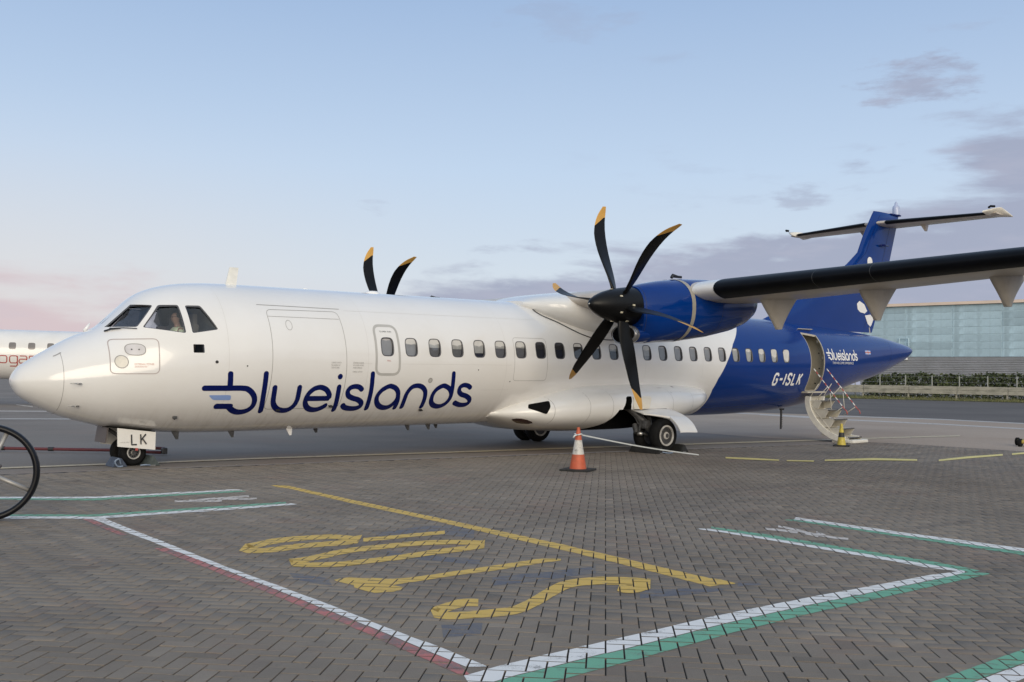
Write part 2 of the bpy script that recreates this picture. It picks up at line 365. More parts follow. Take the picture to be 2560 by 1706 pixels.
for n in np.where(near)[0]:
    o = bpy.data.objects.new('paving_block', shared[tint[n]]); COL.objects.link(o); o.parent = apron
    o.location = (blk[n, 0], blk[n, 1], bz[n]); o.rotation_euler = (btilt[n, 0], btilt[n, 1], ang[int(blk[n, 2])] + brot[n])
fi = np.where(~near)[0]; K = len(fi)
aa = np.where(blk[fi, 2] == 0, ang[0], ang[1]) + brot[fi]; ca, sa = np.cos(aa), np.sin(aa)
zz = BV[None, :, 2] + BV[None, :, 0] * -btilt[fi, 1][:, None] + BV[None, :, 1] * btilt[fi, 0][:, None] + bz[fi][:, None]
VV = np.stack([blk[fi, 0][:, None] + BV[None, :, 0] * ca[:, None] - BV[None, :, 1] * sa[:, None], blk[fi, 1][:, None] + BV[None, :, 0] * sa[:, None] + BV[None, :, 1] * ca[:, None], zz], -1).reshape(-1, 3)
FF = (np.array(BF)[None] + (np.arange(K) * 12)[:, None, None]).reshape(-1, 4)
me = bpy.data.meshes.new('paving_blocks')
me.vertices.add(len(VV)); me.vertices.foreach_set('co', VV.ravel().astype(np.float32))
me.loops.add(FF.size); me.loops.foreach_set('vertex_index', FF.ravel().astype(np.int32))
me.polygons.add(len(FF)); me.polygons.foreach_set('loop_start', (np.arange(len(FF)) * 4).astype(np.int32))
me.update(calc_edges=True); me.materials.append(M_paver); set_tint(me, np.repeat(np.array(TINTV)[tint[fi]], 12))
pv = bpy.data.objects.new('paving_blocks', me); COL.objects.link(pv); pv.parent = apron; tag(pv, kind='stuff')
print('blocks', NB)

# --- painted markings: clipped to the block tops so the joints stay open
def paint_mat(name, col, wear=.35, wcol=(.15, .14, .13), wscale=5.0):
    m = bpy.data.materials.new(name); m.use_nodes = True; nt = m.node_tree; b = nt.nodes['Principled BSDF']
    P = nt.nodes.new('ShaderNodeNewGeometry').outputs['Position']
    n = nnode(nt, 'ShaderNodeTexNoise', {'Vector': P, 'Scale': wscale, 'Detail': 8.0, 'Roughness': .72}).outputs[0]
    n2 = nnode(nt, 'ShaderNodeTexNoise', {'Vector': P, 'Scale': 180.0, 'Detail': 3.0, 'Roughness': .7}).outputs[0]
    f = math_n(nt, 'MULTIPLY_ADD', math_n(nt, 'SUBTRACT', n2, .5), .62, n)
    c = mixc(nt, math_n(nt, 'MULTIPLY', smooth(nt, f, .66 - wear * .45, .78 - wear * .35), .92), col, wcol)
    c = mixc(nt, .35, c, ramp(nt, n2, [(.2, .2), (.8, .8)]), 'OVERLAY')
    nt.links.new(c, b.inputs['Base Color']); b.inputs['Roughness'].default_value = .6
    bp = nnode(nt, 'ShaderNodeBump', {'Height': n2, 'Strength': .35, 'Distance': .004}); nt.links.new(bp.outputs[0], b.inputs['Normal'])
    return m
PM = {'white': paint_mat('white_road_paint', (.82, .80, .77), .22), 'green': paint_mat('green_road_paint', (.16, .42, .27), .24), 'red': paint_mat('faded_red_road_paint', (.52, .16, .14), .5, wscale=3.5),
      'yellow': paint_mat('yellow_road_paint', (.68, .44, .085), .28, (.40, .30, .12)), 'worn_white': paint_mat('worn_white_road_paint', (.66, .60, .55), .25),
      'overpaint': paint_mat('slate_overpaint', (.105, .105, .125), .5, (.18, .155, .13)), 'pale_yellow': paint_mat('pale_yellow_road_paint', (.80, .66, .22), .2, (.5, .4, .2)),
      'cream': paint_mat('cream_road_paint', (.55, .46, .30), .3), 'pale': paint_mat('pale_road_paint', (.50, .46, .42), .3)}
MARKS=[('white',[((-1.236,-3.527),(-1.268,-3.677)),((-0.061,-4.245),(-0.115,-4.417)),((1.745,-4.347),(1.674,-4.502)),((1.764,-4.501),(1.744,-4.545))]),
('green',[((-1.27,-3.685),(-1.295,-3.802)),((-0.119,-4.429),(-0.178,-4.616)),((1.668,-4.515),(1.595,-4.674)),((1.774,-4.591),(1.743,-4.655))]),
('white',[((-1.624,-5.344),(-1.658,-5.505)),((-0.624,-6.028),(-0.681,-6.21)),((1.193,-6.094),(1.113,-6.261)),((1.643,-6.106),(1.571,-6.243)),((1.662,-6.21),(1.644,-6.244))]),
('green',[((-1.592,-5.196),(-1.622,-5.335)),((-0.591,-5.86),(-0.638,-6.007)),((1.276,-5.921),(1.198,-6.083)),((1.654,-5.951),(1.587,-6.081))]),
('white',[((-0.702,-6.161),(-0.587,-6.235)),((-0.761,-9.541),(-0.697,-9.585)),((-0.784,-10.873),(-0.704,-10.93)),((-0.815,-11.842),(-0.742,-11.895)),((-0.844,-12.442),(-0.747,-12.513)),((-0.866,-12.885),(-0.768,-12.957))]),
('red',[((-0.78,-6.11),(-0.709,-6.156)),((-0.819,-6.806),(-0.749,-6.852)),((-0.831,-7.419),(-0.776,-7.455))]),
('red',[((-0.841,-8.317),(-0.728,-8.394)),((-0.845,-9.482),(-0.773,-9.532)),((-0.879,-10.805),(-0.792,-10.867)),((-0.904,-11.777),(-0.825,-11.835)),((-0.944,-12.369),(-0.853,-12.436)),((-0.959,-12.74),(-0.864,-12.811)),((-0.984,-12.989),(-0.938,-13.023))]),
('white',[((-0.972,-13.007),(-1.072,-13.203)),((-0.638,-12.967),(-0.751,-13.162)),((-0.229,-12.957),(-0.355,-13.147)),((0.223,-12.945),(0.083,-13.132)),((1.175,-12.917),(1.016,-13.085)),((2.127,-12.935),(1.958,-13.084)),((3.05,-12.988),(2.875,-13.118)),((3.78,-13.021),(3.603,-13.139)),((4.175,-13.094),(4.078,-13.154))]),
('green',[((-1.076,-13.213),(-1.162,-13.41)),((-0.755,-13.172),(-0.853,-13.367)),((-0.36,-13.158),(-0.471,-13.35)),((0.076,-13.143),(-0.05,-13.331)),((1.006,-13.097),(0.861,-13.268)),((1.944,-13.096),(1.786,-13.248)),((2.857,-13.131),(2.691,-13.265)),((3.581,-13.152),(3.412,-13.274)),((4.143,-13.147),(3.998,-13.284)),((4.244,-13.249),(4.245,-13.292))]),
('white',[((4.195,-10.245),(4.164,-10.292)),((4.288,-10.323),(4.177,-10.466)),((4.291,-11.08),(4.173,-11.166)),((4.254,-12.065),(4.116,-12.149)),((4.221,-12.795),(4.074,-12.872)),((4.183,-13.1),(4.112,-13.136))]),
('green',[((4.427,-10.225),(4.317,-10.315)),((4.469,-10.951),(4.302,-11.072)),((4.417,-11.965),(4.264,-12.059)),((4.392,-12.704),(4.23,-12.79)),((4.349,-13.019),(4.192,-13.096)),((4.31,-13.167),(4.149,-13.161))]),
('white',[((5.854,-10.297),(5.687,-10.386)),((5.818,-11.555),(5.644,-11.653)),((5.836,-12.86),(5.63,-12.95)),((5.845,-13.357),(5.635,-13.439))]),
('green',[((5.568,-10.347),(5.547,-10.372)),((5.679,-10.392),(5.578,-10.487)),((5.631,-11.661),(5.501,-11.734)),((5.618,-12.955),(5.432,-13.036)),((5.623,-13.443),(5.412,-13.525))]),
('green',[((0.361,-14.572),(0.551,-14.714)),((0.911,-14.544),(1.082,-14.671)),((1.989,-14.539),(1.686,-14.672)),((2.961,-14.472),(2.617,-14.605))]),
('white',[((0.559,-14.72),(0.71,-14.833)),((1.093,-14.679),(1.272,-14.812)),((1.661,-14.683),(1.374,-14.808)),((2.584,-14.618),(2.255,-14.745))]),
('yellow',[((2.357,-4.123),(2.317,-4.371)),((2.539,-4.293),(2.374,-4.612)),((2.444,-6.229),(2.258,-6.539)),((2.382,-8.162),(2.202,-8.412)),((2.345,-9.188),(2.146,-9.433)),((2.304,-10.207),(2.092,-10.437)),((2.21,-11.449),(1.984,-11.654)),((2.163,-12.059),(1.903,-12.271)),((2.19,-12.137),(2.014,-12.277)),((2.161,-12.306),(2.136,-12.325))]),
('yellow',[((0.22,-11.597),(0.073,-11.783)),((0.207,-11.584),(0.06,-11.771)),((0.189,-11.566),(0.043,-11.754)),((0.165,-11.548),(0.022,-11.738)),((0.138,-11.536),(-0.003,-11.731)),((0.106,-11.532),(-0.033,-11.736)),((0.07,-11.536),(-0.068,-11.745)),((0.031,-11.545),(-0.105,-11.758)),((-0.01,-11.559),(-0.143,-11.773)),((-0.055,-11.575),(-0.187,-11.789)),((-0.105,-11.593),(-0.234,-11.811)),((-0.151,-11.609),(-0.276,-11.84)),((-0.237,-11.659),(-0.255,-11.843)),((-0.354,-11.871),(-0.166,-11.688)),((-0.345,-11.905),(-0.189,-11.723)),((-0.335,-11.935),(-0.195,-11.76)),((-0.321,-11.96),(-0.191,-11.79)),((-0.302,-11.979),(-0.177,-11.809)),((-0.277,-11.993),(-0.153,-11.822)),((-0.247,-12.006),(-0.122,-11.834)),((-0.213,-12.019),(-0.087,-11.846)),((-0.173,-12.033),(-0.046,-11.861)),((-0.128,-12.048),(0.002,-11.875)),((-0.08,-12.063),(0.051,-11.889)),((-0.034,-12.075),(0.099,-11.901)),((0.006,-12.087),(0.141,-11.914)),((0.044,-12.1),(0.181,-11.926)),((0.085,-12.11),(0.223,-11.93)),((0.135,-12.111),(0.276,-11.919)),((0.196,-12.098),(0.343,-11.891)),((0.268,-12.072),(0.419,-11.853)),((0.346,-12.036),(0.501,-11.809)),((0.425,-11.998),(0.585,-11.764)),((0.508,-11.956),(0.673,-11.713)),((0.598,-11.906),(0.767,-11.656)),((0.685,-11.855),(0.862,-11.602)),((0.765,-11.811),(0.948,-11.557)),((0.831,-11.776),(1.019,-11.523)),((0.888,-11.746),(1.08,-11.497)),((0.943,-11.72),(1.136,-11.483)),((1.0,-11.703),(1.194,-11.476)),((1.06,-11.697),(1.257,-11.475)),((1.12,-11.7),(1.32,-11.482)),((1.179,-11.712),(1.382,-11.496)),((1.236,-11.73),(1.442,-11.516)),((1.293,-11.758),(1.502,-11.546)),((1.349,-11.794),(1.562,-11.584)),((1.399,-11.834),(1.615,-11.626)),((1.437,-11.872),(1.656,-11.666)),((1.463,-11.907),(1.686,-11.704)),((1.48,-11.944),(1.707,-11.741)),((1.478,-11.98),(1.721,-11.776)),((1.437,-12.002),(1.743,-11.818)),((1.646,-11.806),(1.459,-12.074)),((1.604,-11.844),(1.389,-12.093)),((1.542,-11.876),(1.332,-12.108)),((1.493,-11.898),(1.289,-12.113)),((1.461,-11.908),(1.262,-12.106)),((1.438,-11.904),(1.239,-12.095)),((1.424,-11.891),(1.222,-12.081)),((1.418,-11.875),(1.208,-12.065)),((1.424,-11.85),(1.198,-12.047)),((1.437,-11.819),(1.196,-12.022)),((1.448,-11.791),(1.201,-11.997)),((1.453,-11.772),(1.207,-11.979))]),
('yellow',[((-0.27,-10.452),(-0.277,-10.497)),((-0.112,-10.408),(-0.25,-10.688)),((0.08,-10.646),(-0.002,-10.862)),((0.243,-10.698),(0.159,-10.853)),((0.559,-10.689),(0.463,-10.836)),((1.023,-10.679),(0.892,-10.845)),((1.644,-10.648),(1.499,-10.811)),((1.776,-10.752),(1.723,-10.81))]),
('yellow',[((-0.238,-10.682),(-0.288,-10.781)),((-0.12,-10.765),(-0.266,-11.013)),((-0.017,-10.862),(-0.135,-11.065)),((0.006,-10.964),(-0.019,-11.017))]),
('yellow',[((-0.256,-9.794),(-0.134,-9.468)),((-0.192,-9.712),(-0.081,-9.479)),((-0.096,-9.672),(0.015,-9.448)),((0.011,-9.639),(0.125,-9.413)),((0.104,-9.611),(0.223,-9.379)),((0.174,-9.586),(0.297,-9.347)),((0.236,-9.561),(0.361,-9.321)),((0.298,-9.536),(0.424,-9.301)),((0.368,-9.516),(0.495,-9.285)),((0.448,-9.5),(0.576,-9.272)),((0.534,-9.488),(0.664,-9.261)),((0.625,-9.481),(0.758,-9.255)),((0.721,-9.478),(0.857,-9.253)),((0.827,-9.48),(0.967,-9.255)),((0.942,-9.486),(1.085,-9.261)),((1.057,-9.498),(1.204,-9.273)),((1.162,-9.516),(1.312,-9.293)),((1.256,-9.543),(1.409,-9.322)),((1.343,-9.578),(1.5,-9.359)),((1.421,-9.618),(1.58,-9.4)),((1.486,-9.66),(1.648,-9.444)),((1.544,-9.707),(1.709,-9.492)),((1.593,-9.759),(1.761,-9.544)),((1.621,-9.812),(1.797,-9.593)),((1.573,-9.895),(1.855,-9.596)),((1.785,-9.617),(1.569,-9.95)),((1.703,-9.688),(1.519,-9.95)),((1.618,-9.727),(1.446,-9.967)),((1.536,-9.754),(1.374,-9.98)),((1.467,-9.767),(1.313,-9.982)),((1.401,-9.768),(1.251,-9.977)),((1.324,-9.763),(1.176,-9.973)),((1.223,-9.764),(1.077,-9.975)),((1.084,-9.775),(0.943,-9.986)),((0.92,-9.791),(0.785,-9.999)),((0.755,-9.807),(0.626,-10.012)),((0.61,-9.818),(0.487,-10.019)),((0.487,-9.824),(0.37,-10.021)),((0.376,-9.826),(0.262,-10.02)),((0.275,-9.824),(0.166,-10.014)),((0.187,-9.815),(0.081,-10.001)),((0.11,-9.798),(0.007,-9.981)),((0.044,-9.773),(-0.057,-9.955)),((-0.012,-9.743),(-0.112,-9.925)),((-0.057,-9.71),(-0.157,-9.892)),((-0.1,-9.671),(-0.2,-9.854)),((-0.136,-9.626),(-0.238,-9.812)),((-0.144,-9.566),(-0.269,-9.781)),((-0.256,-9.794),(-0.134,-9.468))]),
('yellow',[((-0.233,-8.943),(-0.077,-8.53)),((-0.163,-8.852),(-0.026,-8.528)),((-0.075,-8.793),(0.058,-8.489)),((0.02,-8.743),(0.154,-8.448)),((0.109,-8.705),(0.242,-8.418)),((0.186,-8.678),(0.319,-8.402)),((0.26,-8.662),(0.392,-8.394)),((0.332,-8.656),(0.465,-8.394)),((0.405,-8.659),(0.539,-8.4)),((0.482,-8.668),(0.618,-8.412)),((0.562,-8.685),(0.699,-8.431)),((0.636,-8.71),(0.776,-8.461)),((0.696,-8.748),(0.839,-8.5)),((0.745,-8.807),(0.894,-8.558)),((0.785,-8.883),(0.941,-8.63)),((0.802,-8.965),(0.975,-8.693)),((0.714,-9.09),(1.066,-8.673)),((0.942,-8.751),(0.76,-9.088)),((0.865,-8.807),(0.711,-9.081)),((0.783,-8.829),(0.638,-9.087)),((0.698,-8.841),(0.56,-9.089)),((0.609,-8.842),(0.476,-9.082)),((0.51,-8.83),(0.382,-9.067)),((0.411,-8.816),(0.286,-9.053)),((0.321,-8.807),(0.198,-9.049)),((0.241,-8.81),(0.117,-9.058)),((0.164,-8.822),(0.042,-9.073)),((0.093,-8.837),(-0.026,-9.083)),((0.03,-8.847),(-0.083,-9.085)),((-0.024,-8.849),(-0.134,-9.081)),((-0.071,-8.848),(-0.178,-9.073)),((-0.108,-8.84),(-0.213,-9.059)),((-0.128,-8.815),(-0.239,-9.04)),((-0.129,-8.761),(-0.263,-9.02)),((-0.105,-8.672),(-0.292,-9.008)),((-0.078,-8.725),(-0.295,-8.854)),((-0.233,-8.943),(-0.077,-8.53))]),
('yellow',[((0.857,-9.033),(0.965,-8.852)),((0.889,-9.036),(0.998,-8.854)),((0.935,-9.04),(1.045,-8.858)),((0.99,-9.044),(1.102,-8.862)),((1.051,-9.048),(1.164,-8.865)),((1.116,-9.05),(1.231,-8.865)),((1.189,-9.05),(1.306,-8.865)),((1.269,-9.051),(1.388,-8.865)),((1.355,-9.054),(1.477,-8.867)),((1.458,-9.059),(1.583,-8.871)),((1.576,-9.067),(1.705,-8.878)),((1.685,-9.074),(1.817,-8.884)),((1.762,-9.079),(1.897,-8.888))]),
('worn_white',[((4.725,-10.697),(4.856,-10.604)),((4.735,-10.727),(4.865,-10.634)),((4.748,-10.77),(4.878,-10.678)),((4.762,-10.819),(4.893,-10.728)),((4.774,-10.866),(4.904,-10.775)),((4.783,-10.914),(4.913,-10.825)),((4.791,-10.966),(4.921,-10.878)),((4.797,-11.012),(4.927,-10.925)),((4.802,-11.044),(4.932,-10.958))]),
('worn_white',[((4.99,-10.669),(5.132,-10.572)),((4.981,-10.713),(5.123,-10.617)),((4.969,-10.775),(5.109,-10.681)),((4.953,-10.845),(5.093,-10.752)),((4.935,-10.911),(5.075,-10.82)),((4.911,-10.977),(5.051,-10.886)),((4.883,-11.044),(5.023,-10.955)),((4.857,-11.107),(4.996,-11.02)),((4.84,-11.16),(4.975,-11.074)),((4.833,-11.197),(4.966,-11.113)),((4.833,-11.224),(4.963,-11.14)),((4.834,-11.249),(4.964,-11.166)),((4.83,-11.281),(4.962,-11.199)),((4.82,-11.325),(4.953,-11.243)),((4.808,-11.374),(4.939,-11.293)),((4.798,-11.423),(4.927,-11.343)),((4.795,-11.467),(4.922,-11.388)),((4.802,-11.507),(4.927,-11.43)),((4.816,-11.546),(4.94,-11.47)),((4.831,-11.579),(4.955,-11.503)),((4.84,-11.603),(4.964,-11.527))]),
('worn_white',[((4.802,-11.134),(4.936,-11.048)),((4.792,-11.172),(4.926,-11.087)),((4.779,-11.226),(4.911,-11.143)),((4.765,-11.281),(4.897,-11.198)),((4.756,-11.317),(4.887,-11.236))]),
('worn_white',[((4.971,-11.147),(5.121,-11.058)),((4.943,-11.186),(5.093,-11.098)),((4.904,-11.242),(5.052,-11.155)),((4.865,-11.298),(5.011,-11.213)),((4.839,-11.335),(4.984,-11.251))]),
('worn_white',[((0.544,-5.266),(0.603,-5.116)),((0.573,-5.284),(0.632,-5.133)),((0.615,-5.309),(0.675,-5.159)),((0.662,-5.332),(0.723,-5.182)),((0.707,-5.344),(0.768,-5.193)),((0.747,-5.338),(0.808,-5.185)),((0.786,-5.321),(0.848,-5.166)),((0.827,-5.299),(0.889,-5.143)),((0.87,-5.281),(0.933,-5.125)),((0.922,-5.266),(0.986,-5.111)),((0.98,-5.253),(1.045,-5.097)),((1.033,-5.242),(1.099,-5.085)),((1.07,-5.235),(1.136,-5.077))]),
('worn_white',[((0.72,-5.276),(0.783,-5.125)),((0.747,-5.308),(0.81,-5.157)),((0.784,-5.354),(0.848,-5.204)),((0.827,-5.403),(0.891,-5.254)),((0.867,-5.444),(0.931,-5.295)),((0.908,-5.475),(0.973,-5.327)),((0.952,-5.502),(1.017,-5.354)),((0.991,-5.524),(1.056,-5.375)),((1.019,-5.539),(1.084,-5.391))]),
('worn_white',[((0.924,-5.314),(0.988,-5.159)),((0.963,-5.304),(1.027,-5.148)),((1.018,-5.289),(1.084,-5.133)),((1.085,-5.273),(1.151,-5.117)),((1.156,-5.262),(1.224,-5.104)),((1.243,-5.255),(1.313,-5.098)),((1.345,-5.252),(1.417,-5.094)),((1.441,-5.251),(1.514,-5.091)),((1.507,-5.249),(1.581,-5.09))]),
('worn_white',[((1.055,-5.33),(1.122,-5.177)),((1.097,-5.351),(1.165,-5.199)),((1.158,-5.383),(1.226,-5.23)),((1.225,-5.417),(1.294,-5.264)),((1.285,-5.447),(1.355,-5.294)),((1.339,-5.473),(1.41,-5.321)),((1.392,-5.499),(1.464,-5.347)),((1.439,-5.521),(1.511,-5.369)),((1.471,-5.537),(1.544,-5.385))]),
('overpaint',[((-0.43,-12.056),(-0.607,-12.323)),((-0.187,-12.163),(-0.382,-12.391))]),
('overpaint',[((0.788,-11.043),(0.581,-11.303)),((1.184,-11.103),(0.954,-11.367)),((1.78,-11.174),(1.563,-11.395))]),
('overpaint',[((1.375,-12.049),(1.154,-12.256)),((1.687,-12.198),(1.521,-12.361)),((1.928,-12.392),(1.857,-12.428))]),
('overpaint',[((2.227,-12.28),(2.074,-12.398)),((2.34,-12.41),(2.27,-12.462))]),
('overpaint',[((1.227,-8.67),(1.135,-8.816)),((1.853,-8.511),(1.581,-8.906)),((2.396,-8.727),(1.861,-9.422))]),
('overpaint',[((0.768,-9.578),(0.619,-9.809)),((1.179,-10.385),(1.024,-10.584))]),
('overpaint',[((-0.402,-9.993),(-0.495,-10.243)),((-0.268,-10.351),(-0.396,-10.657))])]
FARMARKS=[('pale_yellow',[((12.621,-3.922),(12.313,-4.165)),((12.908,-4.366),(12.511,-4.665)),((13.07,-4.909),(12.805,-5.099))]),
('pale_yellow',[((13.081,-5.082),(12.86,-5.237)),((13.508,-5.423),(13.237,-5.603))]),
('pale_yellow',[((13.902,-5.411),(13.576,-5.624)),((15.27,-5.68),(14.708,-6.014)),((15.837,-6.334),(15.416,-6.564))]),
('pale_yellow',[((16.223,-6.599),(15.793,-6.823)),((17.776,-6.453),(17.171,-6.751)),((19.349,-6.488),(18.805,-6.737))]),
('pale_yellow',[((19.776,-6.504),(19.216,-6.754)),((22.349,-6.423),(21.524,-6.759))]),
('cream',[((-0.407,0.361),(-0.455,0.136)),((-0.07,0.333),(-0.122,0.105)),((1.427,0.304),(1.351,0.064)),((2.503,0.232),(2.409,-0.016)),((4.234,0.229),(4.107,-0.033)),((9.563,-0.201),(9.323,-0.499)),((11.41,-0.292),(11.124,-0.603)),((16.478,-0.686),(16.052,-1.028)),((20.972,-1.093),(20.403,-1.458)),((24.025,-1.336),(23.348,-1.717)),((26.956,-1.692),(26.17,-2.084))]),
('pale',[((5.246,25.564),(5.027,24.571)),((7.071,24.718),(6.807,23.732)),((9.578,23.258),(9.252,22.295))]),
('pale',[((3.692,18.493),(3.539,17.799)),((5.913,17.646),(5.713,16.952)),((8.542,16.337),(8.284,15.656))]),
('pale',[((8.161,32.745),(7.947,31.877)),((8.177,30.131),(7.839,28.833))]),
('pale',[((37.283,13.519),(35.953,12.533)),((35.658,7.543),(34.52,6.835)),((35.619,3.462),(34.561,2.911)),((34.725,-0.247),(33.774,-0.662)),((34.207,-2.396),(33.317,-2.74))]),
('pale',[((38.677,18.179),(37.519,17.223)),((37.737,15.431),(36.66,14.591)),((37.092,10.397),(36.117,9.743)),((39.952,10.214),(38.873,9.543)),((41.199,6.363),(40.137,5.811)),((40.396,2.229),(39.433,1.808))])]

def clip_poly(poly, quad):
    # quad: convex, ccw
    out = poly
    for i in range(len(quad)):
        a, b = quad[i], quad[(i + 1) % len(quad)]; ex, ey = b[0] - a[0], b[1] - a[1]
        if abs(ex) + abs(ey) < 1e-9: continue
        inp = out; out = []
        for k in range(len(inp)):
            p, q = inp[k], inp[(k + 1) % len(inp)]
            dp = ex * (p[1] - a[1]) - ey * (p[0] - a[0]); dq = ex * (q[1] - a[1]) - ey * (q[0] - a[0])
            if dp >= 0: out.append(p)
            if dp * dq < 0: t = dp / (dp - dq); out.append((p[0] + (q[0] - p[0]) * t, p[1] + (q[1] - p[1]) * t))
        if len(out) < 3: return []
    return out
def ccw(q):
    a = sum(q[i][0] * q[(i + 1) % len(q)][1] - q[(i + 1) % len(q)][0] * q[i][1] for i in range(len(q)))
    return q if a > 0 else q[::-1]
def block_top(n):
    a = ang[int(blk[n, 2])] + brot[n]; c, s = math.cos(a), math.sin(a); hx, hy = BL / 2 - CH * .6, BW / 2 - CH * .6
    return [(blk[n, 0] + u * c - v * s, blk[n, 1] + u * s + v * c) for u, v in ((-hx, -hy), (hx, -hy), (hx, hy), (-hx, hy))]
NAMES = {'white': 'painted_line', 'green': 'painted_edge_line', 'red': 'painted_warning_line', 'yellow': 'painted_mark', 'worn_white': 'painted_walking_figure', 'cream': 'painted_centre_line', 'pale': 'painted_guide_line', 'overpaint': 'painted_out_patch', 'pale_yellow': 'painted_dash'}
for mi, (colr, rib) in enumerate(MARKS):
    V = []; F = []; zo = .0008 if colr == 'overpaint' else .0016 + (mi % 5) * .0002
    for k in range(len(rib) - 1):
        (a0, b0), (a1, b1) = rib[k], rib[k + 1]
        for tri in ((a0, a1, b1), (a0, b1, b0)):
            q = ccw(list(tri)); xs = [p[0] for p in q]; ys = [p[1] for p in q]
            cand = np.where((blk[:, 0] > min(xs) - .12) & (blk[:, 0] < max(xs) + .12) & (blk[:, 1] > min(ys) - .12) & (blk[:, 1] < max(ys) + .12))[0]
            for n in cand:
                c = clip_poly(block_top(n), q)
                if len(c) < 3: continue
                b = len(V); a = ang[int(blk[n, 2])]; ca, sa = math.cos(a), math.sin(a)
                for (x, y) in c:
                    lx = (x - blk[n, 0]) * ca + (y - blk[n, 1]) * sa; ly = -(x - blk[n, 0]) * sa + (y - blk[n, 1]) * ca
                    V.append((x, y, bz[n] - lx * btilt[n, 1] + ly * btilt[n, 0] + zo + .00003 * k))
                F.append(list(range(b, b + len(c))))
    if V:
        o = mk(NAMES[colr], V, F, PM[colr], apron)
def far_mark(rib, colr, par, z=.006):
    V = []; F = []
    for a, b in rib: V += [(a[0], a[1], z), (b[0], b[1], z)]
    for k in range(len(rib) - 1): F.append([2 * k, 2 * k + 1, 2 * k + 3, 2 * k + 2])
    o = mk(NAMES[colr], V, F, PM[colr], par)
    if sum(p.normal.z for p in o.data.polygons) < 0: o.data.flip_normals()
    return o
for i, (colr, rib) in enumerate(FARMARKS): far_mark(rib, colr, ground, .007 + .0015 * (i % 3))
# ------------------------------------------------------------------ airliner (own frame: x aft from nose, y starboard, z up)
GXA = 12.5813; GSA = 0.012665
OFF = (GXA, 0, 0)
plane = empty('airliner', (GXA, 0, 0)); plane.rotation_euler = (0, -math.atan(GSA), 0)
tag(plane, 'white and blue twin-propeller airliner with open rear airstair, filling the picture', 'airliner')
def pchip(xs,ys):
    xs=np.array(xs,float); ys=np.array(ys,float); h=np.diff(xs); d=np.diff(ys)/h
    m=np.zeros_like(xs); m[0]=d[0]; m[-1]=d[-1]
    for i in range(1,len(xs)-1):
        if d[i-1]*d[i]>0:
            w1=2*h[i]+h[i-1]; w2=h[i]+2*h[i-1]; m[i]=(w1+w2)/(w1/d[i-1]+w2/d[i])
    def f(x):
        x=np.clip(np.asarray(x,float),xs[0],xs[-1]); i=np.clip(np.searchsorted(xs,x)-1,0,len(xs)-2)
        t=(x-xs[i])/h[i]
        return ((1+2*t)*(1-t)**2*ys[i]+t*(1-t)**2*h[i]*m[i]+t*t*(3-2*t)*ys[i+1]+t*t*(t-1)*h[i]*m[i+1])
    return f
X0,X1=-0.03,27.02
def S(x):  # stretched station parameter: sqrt near both ends
    x=np.clip(np.asarray(x,float),X0,X1)
    return np.where(x<4,np.sqrt(np.maximum(x-X0,0)),2.0075+ (x-4)*.25)
def prof(pts): 
    a=np.array(pts,float); f=pchip(S(a[:,0]),a[:,1]); return lambda x: f(S(x))
TOP=prof([(X0,1.53),(0,1.64),(.06,1.735),(.215,1.86),(.454,2.016),(.617,2.115),(.864,2.253),(1.118,2.36),(1.27,2.44),(1.45,2.60),(1.66,2.80),(1.80,2.93),(1.99,3.05),(2.21,3.132),(2.46,3.19),(2.75,3.228),(3.14,3.25),(3.6,3.255),(16,3.255),(18.7,3.215),(22,3.07),(24.85,2.887),(25.75,2.77),(26.5,2.66),(26.85,2.59),(26.98,2.53),(X1,2.47)])
BOT=prof([(X0,1.53),(0,1.44),(.066,1.336),(.227,1.215),(.472,1.081),(.67,.991),(.973,.895),(1.403,.786),(1.64,.752),(2.3,.674),(2.79,.643),(3.6,.631),(16.5,.631),(18.5,.66),(19.5,.71),(20.5,.81),(21.57,.995),(23.27,1.385),(24.5,1.605),(25.7,1.92),(26.5,2.17),(26.85,2.33),(26.98,2.41),(X1,2.47)])
WID=prof([(X0,0),(0,.17),(.066,.27),(.227,.42),(.472,.58),(.67,.68),(.973,.82),(1.403,.99),(1.64,1.07),(2.0,1.17),(2.5,1.275),(3.0,1.345),(3.6,1.39),(4.2,1.40),(16,1.40),(18.5,1.345),(20,1.235),(21.5,1.07),(23,.87),(24.5,.635),(25.7,.435),(26.5,.28),(26.85,.18),(26.98,.1),(X1,0)])
CEN=prof([(X0,1.53),(.3,1.54),(1,1.60),(2,1.75),(3,1.88),(4,1.943),(16,1.943),(20,2.05),(23,2.22),(25,2.36),(X1,2.47)])
def sec(x,th):
    """th: 0 = starboard side, pi/2 top"""
    t,b,w,c=TOP(x),BOT(x),WID(x),CEN(x)
    y=w*np.cos(th); s=np.sin(th)
    z=np.where(s>=0,c+(t-c)*s,c+(c-b)*s)
    return y,z
def hw(x,z):
    t,b,w,c=TOP(x),BOT(x),WID(x),CEN(x)
    k=np.where(z>=c,(z-c)/np.maximum(t-c,1e-6),(z-c)/np.maximum(c-b,1e-6))
    return w*np.sqrt(np.maximum(1-k*k,0))
def nrm(x,z,side=-1):
    e=1e-3; dx=(hw(x+e,z)-hw(x-e,z))/(2*e); dz=(hw(x,z+e)-hw(x,z-e))/(2*e)
    v=np.array([-dx,side,-dz]); return v/np.linalg.norm(v)

def am(name, V, F, m, parent=None, **k): return mk(name, V, F, m, parent or plane, off=OFF, **k)
def aobj(mb, name, m, parent=None, **k): return mb.obj(name, m, parent or plane, off=OFF, **k)
def sp(x, z, off=.0, side=-1):
    n = nrm(x, z, side); return np.array([x, side * float(hw(x, z)), z]) + n * off
